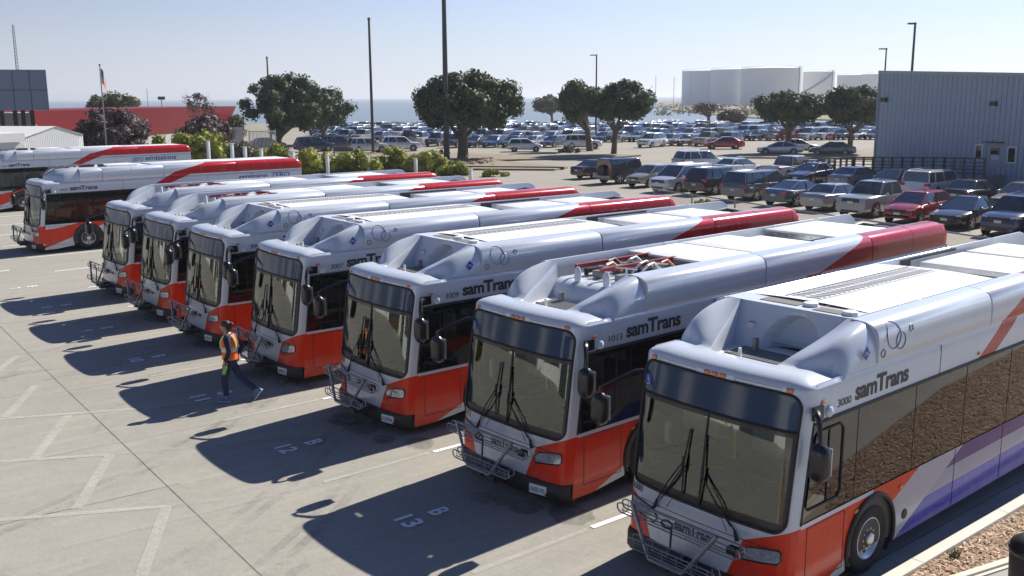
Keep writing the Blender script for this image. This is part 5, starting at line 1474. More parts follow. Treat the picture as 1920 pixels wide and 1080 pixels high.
# --- chain link fence behind the buses
def chain_fence(x0, y0, x1, y1, zt, label, wires=True, sp=.09):
    d = Vector((x1-x0, y1-y0)); L_ = d.length; r_ = empty('chain_link_fence', (x0, y0, 0)); r_.rotation_euler = (0, 0, atan2(d.y, d.x)); tag(r_, label, 'fence')
    MB().tube([(0, 0, zt), (L_, 0, zt)], .028, 6).build('top_rail', 'steel', r_)
    k = 0
    while k*3.0 <= L_+.01: MB().tube([(k*3.0, 0, 0), (k*3.0, 0, zt+.06)], .035, 6).build('post', 'steel', r_); k += 1
    m = MB(); n = int((L_+zt)/sp); w = .004
    for i in range(n):
        for s_ in (1, -1):
            xa = i*sp-(zt if s_ > 0 else 0); za, zb2 = .03, zt-.03; xb = xa+s_*zt
            if s_ < 0: xa, xb = i*sp, i*sp-zt
            # clip to the run
            ta = 0; tb = 1
            if xb != xa:
                t0 = (0-xa)/(xb-xa); t1 = (L_-xa)/(xb-xa); lo_, hi_ = min(t0, t1), max(t0, t1); ta = max(0, lo_); tb = min(1, hi_)
            if tb <= ta: continue
            A_ = (xa+(xb-xa)*ta, za+(zb2-za)*ta); B_ = (xa+(xb-xa)*tb, za+(zb2-za)*tb); yy = .004*s_
            m.add([(A_[0]-w, yy, A_[1]), (A_[0]+w, yy, A_[1]), (B_[0]+w, yy, B_[1]), (B_[0]-w, yy, B_[1])], [(0, 1, 2, 3)])
    m.build('mesh_fabric', 'steel', r_, fixn=False)
chain_fence(-31, 33.9, -8, 28.1, 2.0, 'chain link fence running between the bus tails and the parked cars')

# --- unseen workshop added across the yard so the windscreens have something to mirror
M['addedwhite'] = simple('added_white_wall', (.72, .72, .69), .8, var=.1, vs=.5); M['addeddoor'] = simple('added_dark_door', (.05, .055, .06), .5, var=.2)
dp = empty('added_workshop', (-30, -10.5, 0)); tag(dp, 'unseen white workshop with dark doors, added for the windscreens to mirror', 'building')
MB().box(-45, 24, -12, 0, 0, 5.4).build('wall', 'addedwhite', dp); MB().box(-45.3, 24.3, -12.3, .35, 5.4, 5.9).build('roof_edge', 'redband', dp)
for i in range(9):
    x = -43+i*7.0; d_ = MB().box(x, x+5.2, 0, .06, 0.9 if i % 3 == 1 else 0, 4.3).build('added_door', 'addeddoor', dp)
    MB().box(x-.12, x, 0, .12, 0, 4.4).box(x+5.2, x+5.32, 0, .12, 0, 4.4).box(x-.12, x+5.32, 0, .12, 4.3, 4.45).build('door_frame', 'addedwhite', d_)
for i in range(9): x = -37.2+i*7; MB().tube([(x+.3, 1.2, 0), (x+.3, 1.2, 1.1)], .12, 8).build('added_bollard', 'yellow', dp)

# --- bottom right corner: concrete vault rim and dark post
vb = empty('utility_vault', (-5.2, 12.0, .09)); tag(vb, 'low pale framed utility vault lid in the bed at the bottom right corner', 'utility cover')
c1 = G(1777, 1080, .35); c2 = G(1890, 1044, .35); dd = (c2-c1).normalized(); nn = Vector((dd.y, -dd.x, 0)); nn = nn if nn.dot(Vector((0, 0, 0))-c1) > 0 else -nn
vb.location = (c1.x, c1.y, 0); base_ = Vector((0, 0, 0)); m = MB()
for k, (o0, o1, z) in enumerate(((0, .10, .35), (.10, .13, .32), (.13, .18, .34))):
    p = -dd*2.0+nn*o0; q_ = dd*((c2-c1).length+0)+nn*o0
    m.obox((p+q_)/2+nn*(o1-o0)/2+Vector((0, 0, z-.15)), (q_-p)/2, nn*(o1-o0)/2, (0, 0, .15))
m.build('rim', 'kerb', vb, bevel=.008)
p = -dd*2.0+nn*.18; q_ = dd*((c2-c1).length)+nn*.18; MB().obox((p+q_)/2+nn*.8+Vector((0, 0, .16)), (q_-p)/2, nn*.8, (0, 0, .16)).build('lid', 'gutter', vb)
g = G(1925, 1072, .5); bp = empty('black_drum', (g.x+.12, g.y, .09)); tag(bp, 'black rounded bin cut by the right edge at the bottom corner', 'bin')
MB().lathe([(0, .26), (.1, .30), (.75, .33), (.82, .31), (.9, .2), (.93, .01)], 'z', n=24).build('drum', 'black', bp)
MB().lathe([(.70, .335), (.74, .345), (.78, .335)], 'z', n=24).build('rim', 'black_gloss', bp)
# ================================================================ CARS
def carpaint():
    m, nt, b = newmat('car_paint'); oi = nt.nodes.new('ShaderNodeObjectInfo')
    n = noise(nt, coords(nt), 1.5, 4); c = mixc(nt, n*.15, oi.outputs['Color'], (.35, .32, .28))
    nt.links.new(c, b.inputs['Base Color']); b.inputs['Roughness'].default_value = .2; b.inputs['Metallic'].default_value = .3
    b.inputs['Coat Weight'].default_value = .9; b.inputs['Coat Roughness'].default_value = .04; return m
M['carpaint'] = carpaint()
CARS = {
 # L, W, H, body stations (y, top, halfwidth), greenhouse bottom y0,y1 belt z, roof y0,y1, roof half width
 'sedan': dict(L=4.8, W=.91, H=1.45, st=[(0, .55, .66), (.06, .68, .76), (.3, .76, .86), (1.25, .90, .90), (1.6, .94, .91), (3.8, .99, .91), (4.35, .99, .89), (4.68, .95, .84), (4.8, .75, .74)], gb=(1.15, 4.25, .93), gt=(2.15, 3.45), rw=.57, wh=(.92, 3.72), r=.33),
 'hatch': dict(L=4.1, W=.86, H=1.52, st=[(0, .55, .64), (.06, .72, .74), (.25, .82, .82), (.95, .97, .85), (1.3, 1.0, .86), (3.8, 1.03, .86), (4.02, .98, .82), (4.1, .7, .76)], gb=(.85, 4.0, .98), gt=(1.75, 3.62), rw=.56, wh=(.78, 3.3), r=.31),
 'suv': dict(L=4.7, W=.94, H=1.74, st=[(0, .65, .72), (.06, .88, .80), (.3, 1.0, .88), (1.2, 1.08, .93), (1.6, 1.1, .94), (4.3, 1.14, .94), (4.6, 1.1, .91), (4.7, .8, .86)], gb=(1.15, 4.58, 1.08), gt=(1.9, 4.25), rw=.64, wh=(.92, 3.68), r=.37),
 'minivan': dict(L=5.1, W=.99, H=1.77, st=[(0, .6, .74), (.06, .8, .82), (.35, .95, .92), (1.0, 1.05, .97), (1.5, 1.07, .99), (4.7, 1.1, .99), (5.0, 1.05, .96), (5.1, .8, .9)], gb=(.85, 5.0, 1.04), gt=(1.85, 4.75), rw=.70, wh=(.98, 4.0), r=.35),
 'pickup': dict(L=5.4, W=.94, H=1.82, st=[(0, .75, .78), (.05, 1.02, .84), (.25, 1.1, .90), (1.3, 1.16, .94), (1.6, 1.16, .94), (3.6, 1.16, .94), (3.7, 1.12, .94), (5.3, 1.12, .94), (5.4, .9, .92)], gb=(1.35, 3.72, 1.14), gt=(1.95, 3.4), rw=.66, wh=(1.0, 4.25), r=.40),
 'jeep': dict(L=4.5, W=.92, H=1.85, st=[(0, .8, .62), (.04, 1.02, .66), (.1, 1.08, .70), (1.25, 1.14, .74), (1.4, 1.16, .80), (4.3, 1.16, .80), (4.35, .7, .80)], gb=(1.35, 4.33, 1.15), gt=(1.62, 4.3), rw=.70, wh=(.75, 3.55), r=.41),
 'boxy': dict(L=5.0, W=.96, H=1.72, st=[(0, .7, .78), (.05, .95, .84), (.3, 1.04, .92), (1.3, 1.08, .95), (1.6, 1.1, .96), (4.75, 1.1, .96), (4.95, 1.05, .93), (5.0, .8, .9)], gb=(1.45, 4.9, 1.07), gt=(1.95, 4.75), rw=.76, wh=(.95, 3.95), r=.37),
 'fast': dict(L=4.75, W=.94, H=1.44, st=[(0, .5, .66), (.08, .66, .78), (.4, .78, .88), (1.25, .88, .92), (1.6, .93, .93), (3.9, .99, .93), (4.5, 1.03, .88), (4.7, .98, .82), (4.75, .7, .76)], gb=(1.05, 4.5, .92), gt=(2.2, 3.15), rw=.56, wh=(.9, 3.78), r=.35),
}
def rring(y0, y1, w, z, rc=.22, n=4):
    P = []
    for cx, cy, a0 in ((w-rc, y1-rc, 0), (-w+rc, y1-rc, pi/2), (-w+rc, y0+rc, pi), (w-rc, y0+rc, 3*pi/2)):
        for k in range(n+1):
            a = a0+pi/2*k/n; P.append((cx+rc*cos(a), cy+rc*sin(a), z))
    return P
def car_meshes(kind):
    c = CARS[kind]; L = c['L']; off = -L/2; D = {}
    b = MB(); rings = []
    for y, zt, w in c['st']:
        zb = .22 if .3 < y < L-.3 else .30; mz = .62
        half = [(0, zb), (w*.80, zb), (w*.95, zb+.07), (w, zb+.18), (w*1.0, min(mz, zt-.2)), (w*.985, zt-.16), (w*.95, zt-.05), (w*.86, zt), (w*.45, zt+.02), (0, zt+.025)]
        rings.append([(x, y+off, z) for x, z in half]+[(-x, y+off, z) for x, z in half[-2:0:-1]])
    b.loft(rings, 0); D['body'] = (b, ['carpaint', 'black'])
    gb, gt = c['gb'], c['gt']; H = c['H']; wb = c['W']-.06; rw = c['rw']
    g = MB(); r0 = rring(gb[0]+off, gb[1]+off, wb, gb[2]-.03, .12); zt = H-.07
    def mixr(t): return [tuple(a+(b2-a)*t for a, b2 in zip(p, q)) for p, q in zip(r0, r2)]
    r2 = rring(gt[0]+off-.06, gt[1]+off+.06, rw+.05, zt, .14)
    # slight barrel
    mid = [(x*1.035 if True else x, y, z) for x, y, z in mixr(.5)]
    g.loft([r0, mid, r2], 0); D['windows'] = (g, ['carglass'])
    rf = MB(); rings = [r2, rring(gt[0]+off-.02, gt[1]+off+.02, rw+.02, H-.035, .16), rring(gt[0]+off+.08, gt[1]+off-.08, rw-.1, H-.008, .2), rring(gt[0]+off+.5, gt[1]+off-.5 if gt[1]-gt[0] > 1.2 else gt[1]+off-.52, rw-.35, H, .1)]
    rings[0] = [(x*1.01, y, z-.02) for x, y, z in rings[0]]
    rf.loft(rings, 0)
    n = 5; cor = [2, n+2, 2*n+2, 3*n+2]
    for i in cor:
        rf.tube([Vector(r0[i])*1.0, Vector(mid[i])*1.003, Vector(r2[i])], .038 if kind != 'jeep' else .05, 5)
    ty = [.48, .8] if kind in ('suv', 'minivan', 'boxy', 'jeep') else ([.5] if kind != 'pickup' else [.55])
    if kind == 'pickup': ty = [.52]
    for s in (-1, 1):
        for t in ty:
            yb = gb[0]+(gb[1]-gb[0])*t+off; yt = gt[0]+(gt[1]-gt[0])*t+off
            rf.tube([(s*wb, yb, gb[2]-.02), (s*(wb+rw+.05)/2*1.04, (yb+yt)/2, (gb[2]+zt)/2), (s*(rw+.05), yt, zt)], .032, 5)
    if kind in ('suv', 'boxy', 'minivan'):
        for s in (-1, 1): rf.tube([(s*(rw-.04), gt[0]+off+.25, H-.01), (s*(rw-.04), gt[0]+off+.4, H+.035), (s*(rw-.04), gt[1]+off-.4, H+.035), (s*(rw-.04), gt[1]+off-.2, H-.01)], .018, 4)
    D['roof'] = (rf, ['carpaint'])
    def bedded():
        m = MB(); m.box(-.78, .78, 3.85+off, 5.28+off, 1.125, 1.13); return m
    if kind == 'pickup': D['bed_opening'] = (bedded(), ['black'])
    lamps_y = .12+off; wl = c['st'][2][2]-.12; zl = c['st'][2][1]-.10
    for nm, s in (('headlight', -1), ('headlight', 1)):
        m = MB(); rows = []
        for zz in (zl-.06, zl, zl+.045):
            rows.append([(s*(wl-.26), c['st'][1][0]-.005+off, zz), (s*(wl-.12), c['st'][1][0]-.0+off, zz+.005), (s*(wl-.0), c['st'][1][0]+.06+off, zz+.01), (s*(wl+.11), c['st'][2][0]+.02+off, zz+.03)])
        m.grid(rows, 0); D['headlight%d' % s] = (m, ['lens'])
        m = MB(); ye = c['st'][-2][0]+off; zz = c['st'][-2][1]-.17; w2 = c['st'][-2][2]; x1_, x2_ = sorted((s*(w2-.30), s*(w2+.01)))
        m.box(x1_, x2_, ye-.12, ye+.055, zz-.05, zz+.10 if kind in ('sedan', 'fast', 'hatch') else zz+.12); D['tail_light%d' % s] = (m, ['redlens'])
        m = MB(); m.loft(rounded_box(s*(c['W']+.09), gb[0]+off+.42, gb[2]+.06, .10, .05, .065, nu=8, nv=5), 0); D['mirror%d' % s] = (m, ['carpaint'])
    g2 = MB(); x = wl-.30; g2.box(-x, x, -.012+off, .1+off, zl-.16, zl+.02); g2.box(-.5, .5, -.014+off, .1+off, .32, .42); D['grille'] = (g2, ['black_gloss'])
    p = MB(); p.box(-.16, .16, -.03+off, .0+off, zl-.24, zl-.12); D['license_plate'] = (p, ['plate'])
    p = MB(); p.box(-.16, .16, L+off-.01, L+.012+off, .62, .74); D['rear_plate'] = (p, ['plate'])
    tr = MB()
    for s in (-1, 1):
        for y in (gb[0]+.45, gb[0]+1.5, gb[0]+2.5):
            if y < gb[1]-.3: tr.box(s*(c['W']+.0)-.004, s*(c['W'])+.004, y+off-.005, y+off+.005, .35, gb[2]-.06)
        for w in c['wh']:
            tr.lathe([(0, c['r']+.055), (.004, c['r']+.055)], 'x', (s*(c['W']-.006)+(0 if s > 0 else -.002)+(.0), w+off, c['r']+.0), 20)
    D['body'][0].merge(tr, 1)
    return D
def wheel_mb(r):
    m = MB(); m.lathe([(-.2, r*.6), (-.2, r*.93), (-.16, r), (-.04, r), (0, r*.94), (.0, r*.72), (-.03, r*.68)], 'x', n=20)
    k = MB(); k.lathe([(-.02, r*.70), (-.005, r*.68), (-.03, r*.6), (-.02, r*.2), (-.01, r*.14), (-.01, .001)], 'x', n=20)
    for i in range(5):
        a = 2*pi*i/5; k.obox((-.012, cos(a)*r*.4, sin(a)*r*.4), (.008, 0, 0), (0, cos(a)*r*.26, sin(a)*r*.26), (0, -sin(a)*r*.06, cos(a)*r*.06))
    return m, k
_cp = {}; _wm = {}
def proto(kind):
    if kind not in _cp:
        D = car_meshes(kind); _cp[kind] = {k: v[0].mesh(k.rstrip('-1'), v[1], angle=35) for k, v in D.items()}
        r = CARS[kind]['r']; t, k = wheel_mb(r); _wm[kind] = (t.mesh('wheel', 'tyre'), k.mesh('rim', 'alu'))
        # joined version for the far rows
        J = MB(); mats = []
        for key, (mb, ms) in D.items():
            for q_ in ms:
                if q_ not in mats: mats.append(q_)
            J.merge(mb)
            for i in range(len(mb.m)): J.m[len(J.m)-len(mb.m)+i] = mats.index(ms[mb.m[i]])
        c = CARS[kind]
        mats += ['tyre', 'alu'] if 'tyre' not in mats else []
        for s in (-1, 1):
            for w in c['wh']:
                for q, nm in ((t, 'tyre'), (k, 'alu')):
                    z = MB(); z.merge(q); z.xf(Matrix.Translation((s*(c['W']+.01), w-c['L']/2, c['r'])) @ Matrix.Rotation(0 if s > 0 else pi, 4, 'Z'))
                    n0 = len(J.m); J.merge(z); 
                    for i in range(n0, len(J.m)): J.m[i] = mats.index(nm)
        _cp[kind]['_joined'] = J.mesh('parked_car', mats, angle=35)
    return _cp[kind]
PAINT = {'white': (.75, .76, .78), 'silver': (.64, .66, .69), 'grey': (.16, .17, .18), 'black': (.015, .015, .018), 'red': (.42, .006, .012), 'dark blue': (.015, .03, .09), 'blue': (.03, .09, .25), 'dark grey': (.05, .052, .058), 'beige': (.38, .33, .26), 'pale gold': (.42, .37, .28), 'maroon': (.14, .015, .02), 'slate blue': (.05, .075, .13), 'light grey': (.36, .38, .38), 'brown': (.1, .07, .055), 'pale green': (.3, .36, .3)}
KW = {'sedan': 'sedan', 'hatch': 'hatchback', 'suv': 'SUV', 'minivan': 'minivan', 'pickup': 'pickup truck', 'jeep': 'boxy off-roader', 'boxy': 'boxy wagon', 'fast': 'fastback sedan'}
def car(kind, loc, heading, color, label, group):
    "heading: unit direction the nose points to; loc: ground centre"
    P = proto(kind); c = CARS[kind]; rz = atan2(heading[1], heading[0])+pi/2
    root = empty('parked_car', (loc[0], loc[1], loc[2] if len(loc) > 2 else 0), rz); tag(root, label, 'pickup truck' if kind == 'pickup' else 'car', group)
    for k, me in P.items():
        if k[0] == '_': continue
        o = part(me.name.split('.')[0], me, root); o.color = (*PAINT[color], 1)
    for s in (-1, 1):
        for w in c['wh']:
            we = part('wheel', _wm[kind][0], root); we.location = (s*(c['W']+.01), w-c['L']/2, c['r']); we.rotation_euler = (0, 0, 0 if s > 0 else pi)
            part('rim', _wm[kind][1], we)
    return root
def far_car(kind, loc, heading, color, label, group):
    P = proto(kind); o = link(bpy.data.objects.new('parked_car', P['_joined'])); o.location = loc; o.rotation_euler = (0, 0, atan2(heading[1], heading[0])+pi/2)
    o.color = (*PAINT[color], 1); tag(o, label, 'pickup truck' if kind == 'pickup' else 'car', group); return o
NG = 'cars parked beyond the chain link fence'
FR, RE = (0.02, -1), (0.02, 1)
def near(kind, px, py, hd, color, label, h=0):
    "px,py: picture point of the ground under the middle of the near end of the car"
    g = G(px, py); u = Vector(hd).normalized(); L = CARS[kind]['L']
    k = 1 if hd[1] > 0 else -1
    c = Vector((g.x, g.y, 0))+Vector((u.x*k, u.y*k, 0))*L/2
    return car(kind, c, u, color, label, NG)
near('sedan', 1080, 336, (.1, 1), 'black', 'black sedan seen from behind left of the off-roader, red tail lamp lit by sun')
jp = near('jeep', 1128, 345, (.1, 1), 'dark grey', 'black boxy off-roader with spare wheel on its tailgate')
sw = part('spare_wheel', _wm['jeep'][0], jp); sw.location = (0, 2.36, .98); sw.rotation_euler = (0, 0, pi/2); part('wheel_cover', MB().lathe([(-.05, .3), (-.01, .28), (.0, .001)], 'x', n=20).mesh('wheel_cover', 'dark'), sw)
MB().box(-.8, .8, 2.15, 2.4, .48, .62).build('rear_bumper', 'trim', jp, bevel=.02)
near('hatch', 1187, 352, FR, 'beige', 'pale silver hatchback facing left beside the off-roader')
near('minivan', 1232, 362, FR, 'silver', 'silver minivan facing the fence with its side in full sun')
near('suv', 1300, 366, RE, 'black', 'black SUV seen from behind with sun glinting on its tail lamp')
near('minivan', 1372, 377, RE, 'grey', 'dark grey minivan seen from behind with wide red tail lamps')
near('fast', 1448, 388, RE, 'slate blue', 'slate blue fastback seen from behind, right of the dark grey minivan')
near('sedan', 1520, 397, RE, 'light grey', 'silver sedan seen from behind left of the grey pickup truck')
near('pickup', 1592, 409, FR, 'light grey', 'pale grey pickup truck facing the fence with a black grille')
near('hatch', 1680, 421, FR, 'red', 'bright red hatchback facing the fence')
near('fast', 1768, 431, FR, 'black', 'glossy black fastback facing the fence right of the red hatchback')
near('suv', 1868, 446, FR, 'dark blue', 'dark blue small SUV facing the fence, farthest right of the front row')
near('sedan', 1958, 452, RE, 'grey', 'grey car half cut by the right edge beside the dark blue SUV')
near('suv', 1268, 322, (.3, .95), 'white', 'white SUV roof showing behind the silver minivan, farthest back')
near('sedan', 1345, 333, RE, 'silver', 'silver sedan with sunlit roof behind the black SUV')
near('pickup', 1440, 340, RE, 'white', 'white pickup truck seen from behind in the back row')
near('sedan', 1490, 346, (.05, -1), 'dark blue', 'dark blue sedan behind the slate blue fastback')
near('sedan', 1568, 355, RE, 'light grey', 'pale grey sedan behind the silver sedan')
near('sedan', 1640, 362, FR, 'beige', 'beige sedan facing out behind the pickup truck')
near('boxy', 1712, 374, RE, 'white', 'white roofed boxy wagon seen from behind, near the building ramp')
near('sedan', 1785, 388, RE, 'dark grey', 'dark sedan behind the red hatchback with dusty rear window')
near('sedan', 1880, 397, FR, 'pale gold', 'pale gold sedan facing out below the building window')
near('sedan', 1926, 378, FR, 'dark blue', 'dark car in the shade by the building, cut by the right edge')

# the big car park: rows roughly across the view
FG = 'cars in the big far car park'
def side(kind, px, py, sgn, color, label, tilt=0):
    g = G(px, py); v = Vector((g.x, g.y)).normalized(); r2 = Vector((-v.y, v.x))*(-1)   # to the picture's right
    hd = (r2*sgn+v*tilt).normalized(); return car(kind, (g.x, g.y, 0), hd, color, label, FG)
side('suv', 752, 283, 1, 'white', 'white SUV seen side on facing right, left of the orange cone', .05)
side('suv', 690, 286, 1, 'silver', 'silver SUV behind the thin pole, rear towards the bench', .25)
side('suv', 635, 281, 1, 'slate blue', 'slate blue large SUV right of the clipped round shrub', .2)
side('hatch', 984, 284, 1, 'white', 'white two door hatchback side on in front of the grey sedans', .05)
side('suv', 1092, 279, 1, 'white', 'white SUV side on partly behind the olive tree trunk', .05)
side('sedan', 1357, 279, -1, 'red', 'bright red sedan side on facing left at the edge of the far lot', -.15)
side('fast', 1462, 290, -1, 'silver', 'pale silver hatchback sedan behind the tree trunk left of the stop sign', 0)
side('sedan', 1560, 291, -1, 'grey', 'grey sedan behind the white utility box', 0)
side('sedan', 1492, 284, 1, 'white', 'white sedan rear end behind the pale silver car', .3)
side('sedan', 500, 279, 1, 'maroon', 'dark red car in the shade under the large left tree', .2)
side('suv', 590, 284, 1, 'dark blue', 'dark blue SUV in the shade beside the clipped round shrub', .3)
rnd = random.Random(77)
ROWS = [('front', 0, 274, 276, 268, 600, 1640), ('second', 1, 266, 266, 261, 590, 1660), ('third', 2, 259, 257.5, 254, 610, 1650), ('fourth', 3, 253.5, 251, 249, 600, 1640), ('fifth', 4, 249.5, 247, 245.5, 600, 1640), ('back', 5, 246, 243.5, 243, 620, 1420)]
cols = ['white']*9+['silver']*9+['grey']*4+['black']*4+['dark blue']*3+['blue']*2+['dark grey']*4+['light grey']*3+['red', 'maroon', 'beige', 'pale gold', 'slate blue', 'slate blue', 'pale green']
kinds = ['sedan']*8+['suv']*7+['hatch']*3+['fast']*2+['minivan']*2+['pickup']*3+['jeep', 'boxy']
for nm, ri, yl, ym, yr, xa, xb in ROWS:
    x = xa; k = 0; row = []
    while x < xb:
        t = (x-600)/1040; py = yl+(ym-yl)*t*2 if t < .5 else ym+(yr-ym)*(t-.5)*2
        if nm == 'front': py = 262+13*min(1, max(0, (x-600)/250)) if x < 850 else (276 if x < 1230 else 273)
        py += rnd.uniform(-.4, .4); g = G(x, py); dist = hypot(g.x, g.y)
        skip = (nm == 'front' and (x < 760 or 1040 < x < 1190 or x > 1380)) or (nm == 'second' and x < 650) or rnd.random() < .03
        if not skip: row.append((x, py, g))
        dpx = 2.5/dist*FOC*1.0; x += dpx
    for k, (x, py, g) in enumerate(row):
        kd = rnd.choice(kinds); cl = rnd.choice(cols); v = Vector((g.x, g.y)).normalized(); r2 = Vector((v.y, -v.x))
        face = -1 if rnd.random() < .8 else 1
        hd = (v*face*.86+(-r2 if face < 0 else r2)*.5).normalized()
        far_car(kd, (g.x, g.y, 0), hd, cl, f'{cl} {KW[kd]}, number {k+1} from left, {nm} row of far lot', FG)

# ================================================================ WORKER
M['skin'] = simple('skin', (.42, .24, .16), .5, var=.05)
M['hair'] = simple('dark_hair', (.03, .02, .016), .6)
M['jacket'] = simple('navy_jacket', (.012, .014, .035), .8)
M['jeans'] = simple('blue_trousers', (.02, .03, .085), .85)
M['vest'] = simple('orange_vest', (.95, .17, .02), .6, var=.03)
M['tape'] = simple('reflective_tape', (.75, .8, .45), .3, var=.05)
M['tape2'] = simple('silver_tape', (.6, .65, .68), .25, .3)
M['shoe'] = simple('blue_shoe', (.06, .16, .42), .6)
M['sole'] = simple('white_sole', (.7, .72, .75), .6)
M['bottle'] = simple('green_bottle', (.22, .55, .10), .25)
def skinned(name, verts, edges, radii, mat, parent, root=0, sub=1):
    me = bpy.data.meshes.new(name); me.from_pydata(verts, edges, []); o = link(bpy.data.objects.new(name, me), parent)
    md = o.modifiers.new('skin', 'SKIN'); md.use_smooth_shade = True
    for i, r in enumerate(radii): me.skin_vertices[0].data[i].radius = (r, r) if not isinstance(r, tuple) else r
    me.skin_vertices[0].data[root].use_root = True
    sb = o.modifiers.new('sub', 'SUBSURF'); sb.levels = sub+1; sb.render_levels = sub+1
    dg = bpy.context.evaluated_depsgraph_get(); ev = o.evaluated_get(dg); m2 = bpy.data.meshes.new_from_object(ev); o.modifiers.clear(); o.data = m2; m2.materials.clear(); m2.materials.append(M[mat])
    m2.polygons.foreach_set('use_smooth', [True]*len(m2.polygons)); return o
# local frame: +x walking direction, +y the worker's left (towards the camera), z up
g = G(437, 752); hd = Vector((-_r.x, -_r.y)).normalized(); Rz = atan2(hd.y, hd.x)
wk = empty('person', (g.x, g.y, 0), Rz); tag(wk, 'worker in orange safety vest and navy clothes walking left past the buses', 'person')
SH = 1.40
pelv = (0, 0, .93); kneeL = (.13, .09, .50); ankL = (.10, .09, .09); toeL = (.27, .10, .04)
kneeR = (-.16, -.09, .50); ankR = (-.50, -.09, .19); toeR = (-.40, -.10, .045)
elbL = (-.06, .25, 1.13); wrL = (.06, .25, .90); elbR = (-.22, -.22, 1.16); wrR = (-.10, -.22, .96)
V = [pelv, (0, 0, 1.08), (.01, 0, 1.28), (.01, 0, 1.42), (.04, 0, 1.50), (.06, 0, 1.59),   # 0..5 spine head
     (0, .16, 1.38), elbL, wrL, (0, -.16, 1.38), elbR, wrR,
     (.0, .085, .88), kneeL, ankL, (0, -.085, .88), kneeR, ankR, (.065, 0, 1.66), (.20, .09, .04), (-.42, -.09, .075)]
Eg = [(0, 1), (1, 2), (2, 3), (3, 4), (4, 5), (5, 18), (3, 6), (6, 7), (7, 8), (3, 9), (9, 10), (10, 11), (0, 12), (12, 13), (13, 14), (0, 15), (15, 16), (16, 17), (14, 19), (17, 20)]
Rr = [.115, .11, .125, .085, .05, .085, .058, .042, .028, .058, .042, .028, .085, .058, .038, .085, .058, .038, .07, .03, .03]
# hands: palm and five fingers grown from each wrist
def hand(wi, s):
    w = Vector(V[wi]); d = Vector((.12, 0, -1)).normalized(); palm = w+d*.065; V.append(tuple(palm)); Rr.append(.024); pi_ = len(V)-1; Eg.append((wi, pi_))
    for k in range(4):
        ln = (.068, .076, .07, .055)[k]; o_ = Vector(((k-1.5)*-.019, -s*.004, 0)); a = palm+o_+d*.03; b = a+d*ln*.5+Vector((0, -s*.012, 0)); c = b+d*ln*.42+Vector((0, -s*.024, 0))
        i0 = len(V); V.extend([tuple(a), tuple(b), tuple(c)]); Rr.extend([.0095, .0085, .0075]); Eg.extend([(pi_, i0), (i0, i0+1), (i0+1, i0+2)])
    a = palm+Vector((.026, -s*.012, .012)); b = a+Vector((.018, -s*.022, -.03)); c = b+Vector((.0, -s*.016, -.026)); i0 = len(V)
    V.extend([tuple(a), tuple(b), tuple(c)]); Rr.extend([.011, .0095, .008]); Eg.extend([(pi_, i0), (i0, i0+1), (i0+1, i0+2)])
hand(8, 1); hand(11, -1)
skinned('body', V, Eg, Rr, 'skin', wk)
# face: nose, brow, jaw, eyes, mouth, ears as children of the figure
fc = MB(); fc.ellipsoid((.075, 0, 1.615), (.095, .073, .115), 0, 16, 12); fc.ellipsoid((.10, 0, 1.56), (.06, .05, .055), 0, 12, 8); fc.ellipsoid((.172, 0, 1.605), (.018, .013, .028), 0, 8, 6)
fc.ellipsoid((.06, .075, 1.605), (.018, .012, .03), 0, 8, 6); fc.ellipsoid((.06, -.075, 1.605), (.018, .012, .03), 0, 8, 6); fc.build('head', 'skin', wk, fixn=False)
for s in (-1, 1): MB().ellipsoid((.155, s*.032, 1.635), (.012, .014, .008), 0, 8, 6).build('eye', 'ink', wk)
MB().ellipsoid((.163, 0, 1.562), (.008, .024, .006), 0, 8, 6).build('mouth', 'maroon_lip' if 'maroon_lip' in M else 'redrail', wk)
hr = MB(); hr.ellipsoid((.05, 0, 1.655), (.108, .085, .095), 0, 16, 10); hr.ellipsoid((.0, 0, 1.60), (.075, .078, .10), 0, 14, 10); hr.ellipsoid((-.06, 0, 1.66), (.05, .045, .05), 0, 12, 8); hr.build('hair', 'hair', wk, fixn=False)
jk = skinned('jacket', [(0, 0, .98), (0, 0, 1.12), (.01, 0, 1.29), (.01, 0, 1.405), (.02, 0, 1.475), (0, .165, 1.37), elbL, (.045, .25, .925), (0, -.165, 1.37), elbR, (-.115, -.22, .985)], [(0, 1), (1, 2), (2, 3), (3, 4), (3, 5), (5, 6), (6, 7), (3, 8), (8, 9), (9, 10)], [.125, .122, .135, .115, .072, .082, .058, .043, .082, .058, .043], 'jacket', wk)
tr = skinned('trousers', [(0, 0, 1.0), (0, 0, .90), (.0, .085, .84), kneeL, (.10, .09, .12), (0, -.085, .84), kneeR, (-.48, -.09, .215)], [(0, 1), (1, 2), (2, 3), (3, 4), (1, 5), (5, 6), (6, 7)], [.12, .125, .098, .072, .062, .098, .072, .062], 'jeans', wk, root=1)
# vest: open loft round the torso with arm holes left by its narrow shoulders
def vest_ring(z, hx, hy, cx=0.0, n=24, o=0): return [(cx+(hx+o)*cos(2*pi*k/n), (hy+o)*sin(2*pi*k/n), z) for k in range(n)]
VT = [(.93, .165, .19, .0), (1.02, .16, .185, .0), (1.12, .158, .18, .005), (1.22, .162, .182, .01), (1.32, .158, .165, .01), (1.40, .13, .135, .01), (1.455, .085, .10, .015)]
v = MB(); v.loft([vest_ring(z, a, b, c) for z, a, b, c in VT], 0, caps=False); ve = v.build('safety_vest', 'vest', wk)
def tape_ring(z0, z1, o, mat):
    def at_z(z):
        for (za, a, b, c), (zb, a2, b2, c2) in zip(VT, VT[1:]):
            if za <= z <= zb: t = (z-za)/(zb-za); return (a+(a2-a)*t, b+(b2-b)*t, c+(c2-c)*t)
    m = MB(); m.loft([vest_ring(z, *at_z(z), o=o) for z in (z0, z1)], 0, caps=False); m.build('reflective_band', mat, ve)
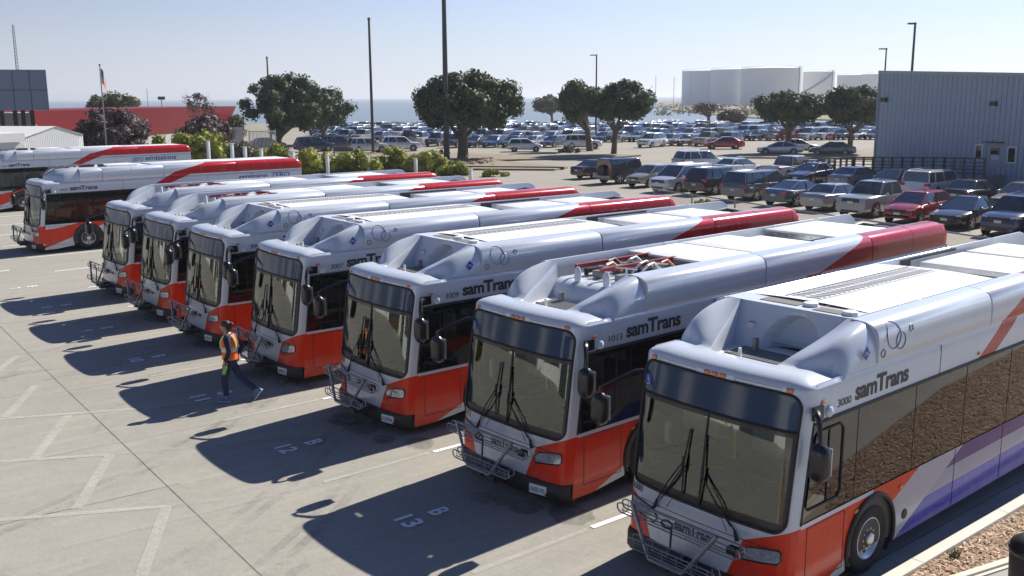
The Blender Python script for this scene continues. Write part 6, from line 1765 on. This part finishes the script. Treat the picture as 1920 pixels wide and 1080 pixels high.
tape_ring(1.10, 1.19, .005, 'tape'); tape_ring(1.125, 1.165, .008, 'tape2')
for s in (-1, 1):
    m = MB(); m.tube([(.165, s*.07, 1.17), (.16, s*.085, 1.3), (.10, s*.10, 1.42), (.0, s*.11, 1.455), (-.10, s*.10, 1.42), (-.145, s*.085, 1.3), (-.155, s*.07, 1.17)], .017, 6); m.build('reflective_strap', 'tape', ve)
def shoe(a, toe, lift):
    m = MB(); a = Vector(a); toe = Vector(toe); d = (toe-a); d.normalize(); up = Vector((0, 0, 1)); up = (up-d*up.dot(d)).normalized(); sd = d.cross(up); L0 = .28; st_ = a-d*.09-up*.06
    prof = [(0, .03, .035), (.03, .038, .05), (.10, .04, .055), (.17, .045, .04), (.24, .042, .028), (.28, .02, .018)]
    m.loft([[st_+d*t+sd*w*cos(2*pi*k/12)+up*(h_*sin(2*pi*k/12)+h_) for k in range(12)] for t, w, h_ in prof], 0); o = m.build('shoe', 'shoe', wk)
    m = MB(); m.loft([[st_+d*t+sd*(w+.004)*cos(2*pi*k/12)+up*(.012*sin(2*pi*k/12)) for k in range(12)] for t, w, h_ in prof], 0); m.build('sole', 'sole', o)
shoe((.10, .09, .08), (.30, .09, .08), 0); shoe((-.50, -.09, .19), (-.38, -.09, .03), 1)
bo = empty('water_bottle', (0, 0, 0)); loc = Matrix.Rotation(Rz, 4, 'Z') @ Vector((.085, .25, .80)); bo.location = (g.x+loc.x, g.y+loc.y, loc.z-.14); bo.rotation_euler = (0, radians(-18), Rz); tag(bo, 'green water bottle in the walking worker\'s left hand', 'bottle')
MB().lathe([(0, .03), (.01, .036), (.15, .036), (.18, .026), (.20, .02)], 'z', n=16).build('bottle_body', 'bottle', bo); MB().lathe([(.20, .022), (.235, .022), (.24, .012)], 'z', n=12).build('cap', 'black_gloss', bo)
# ================================================================ HAZE over the whole place (sky stays outside)
hm = bpy.data.materials.new('sea_haze'); hm.use_nodes = True; _t = hm.node_tree; _t.nodes.clear()
_o = _t.nodes.new('ShaderNodeOutputMaterial'); _v = _t.nodes.new('ShaderNodeVolumePrincipled'); _t.links.new(_v.outputs[0], _o.inputs['Volume'])
_v.inputs['Color'].default_value = (.9, .95, 1, 1); _v.inputs['Density'].default_value = .00024; _v.inputs['Anisotropy'].default_value = .35
M['haze'] = hm
hz = MB().box(-32000, 9000, -9000, 32000, -2.0, 42).build('haze', 'haze'); tag(hz, kind='stuff', label='pale sea haze lying over the bay and the car parks')
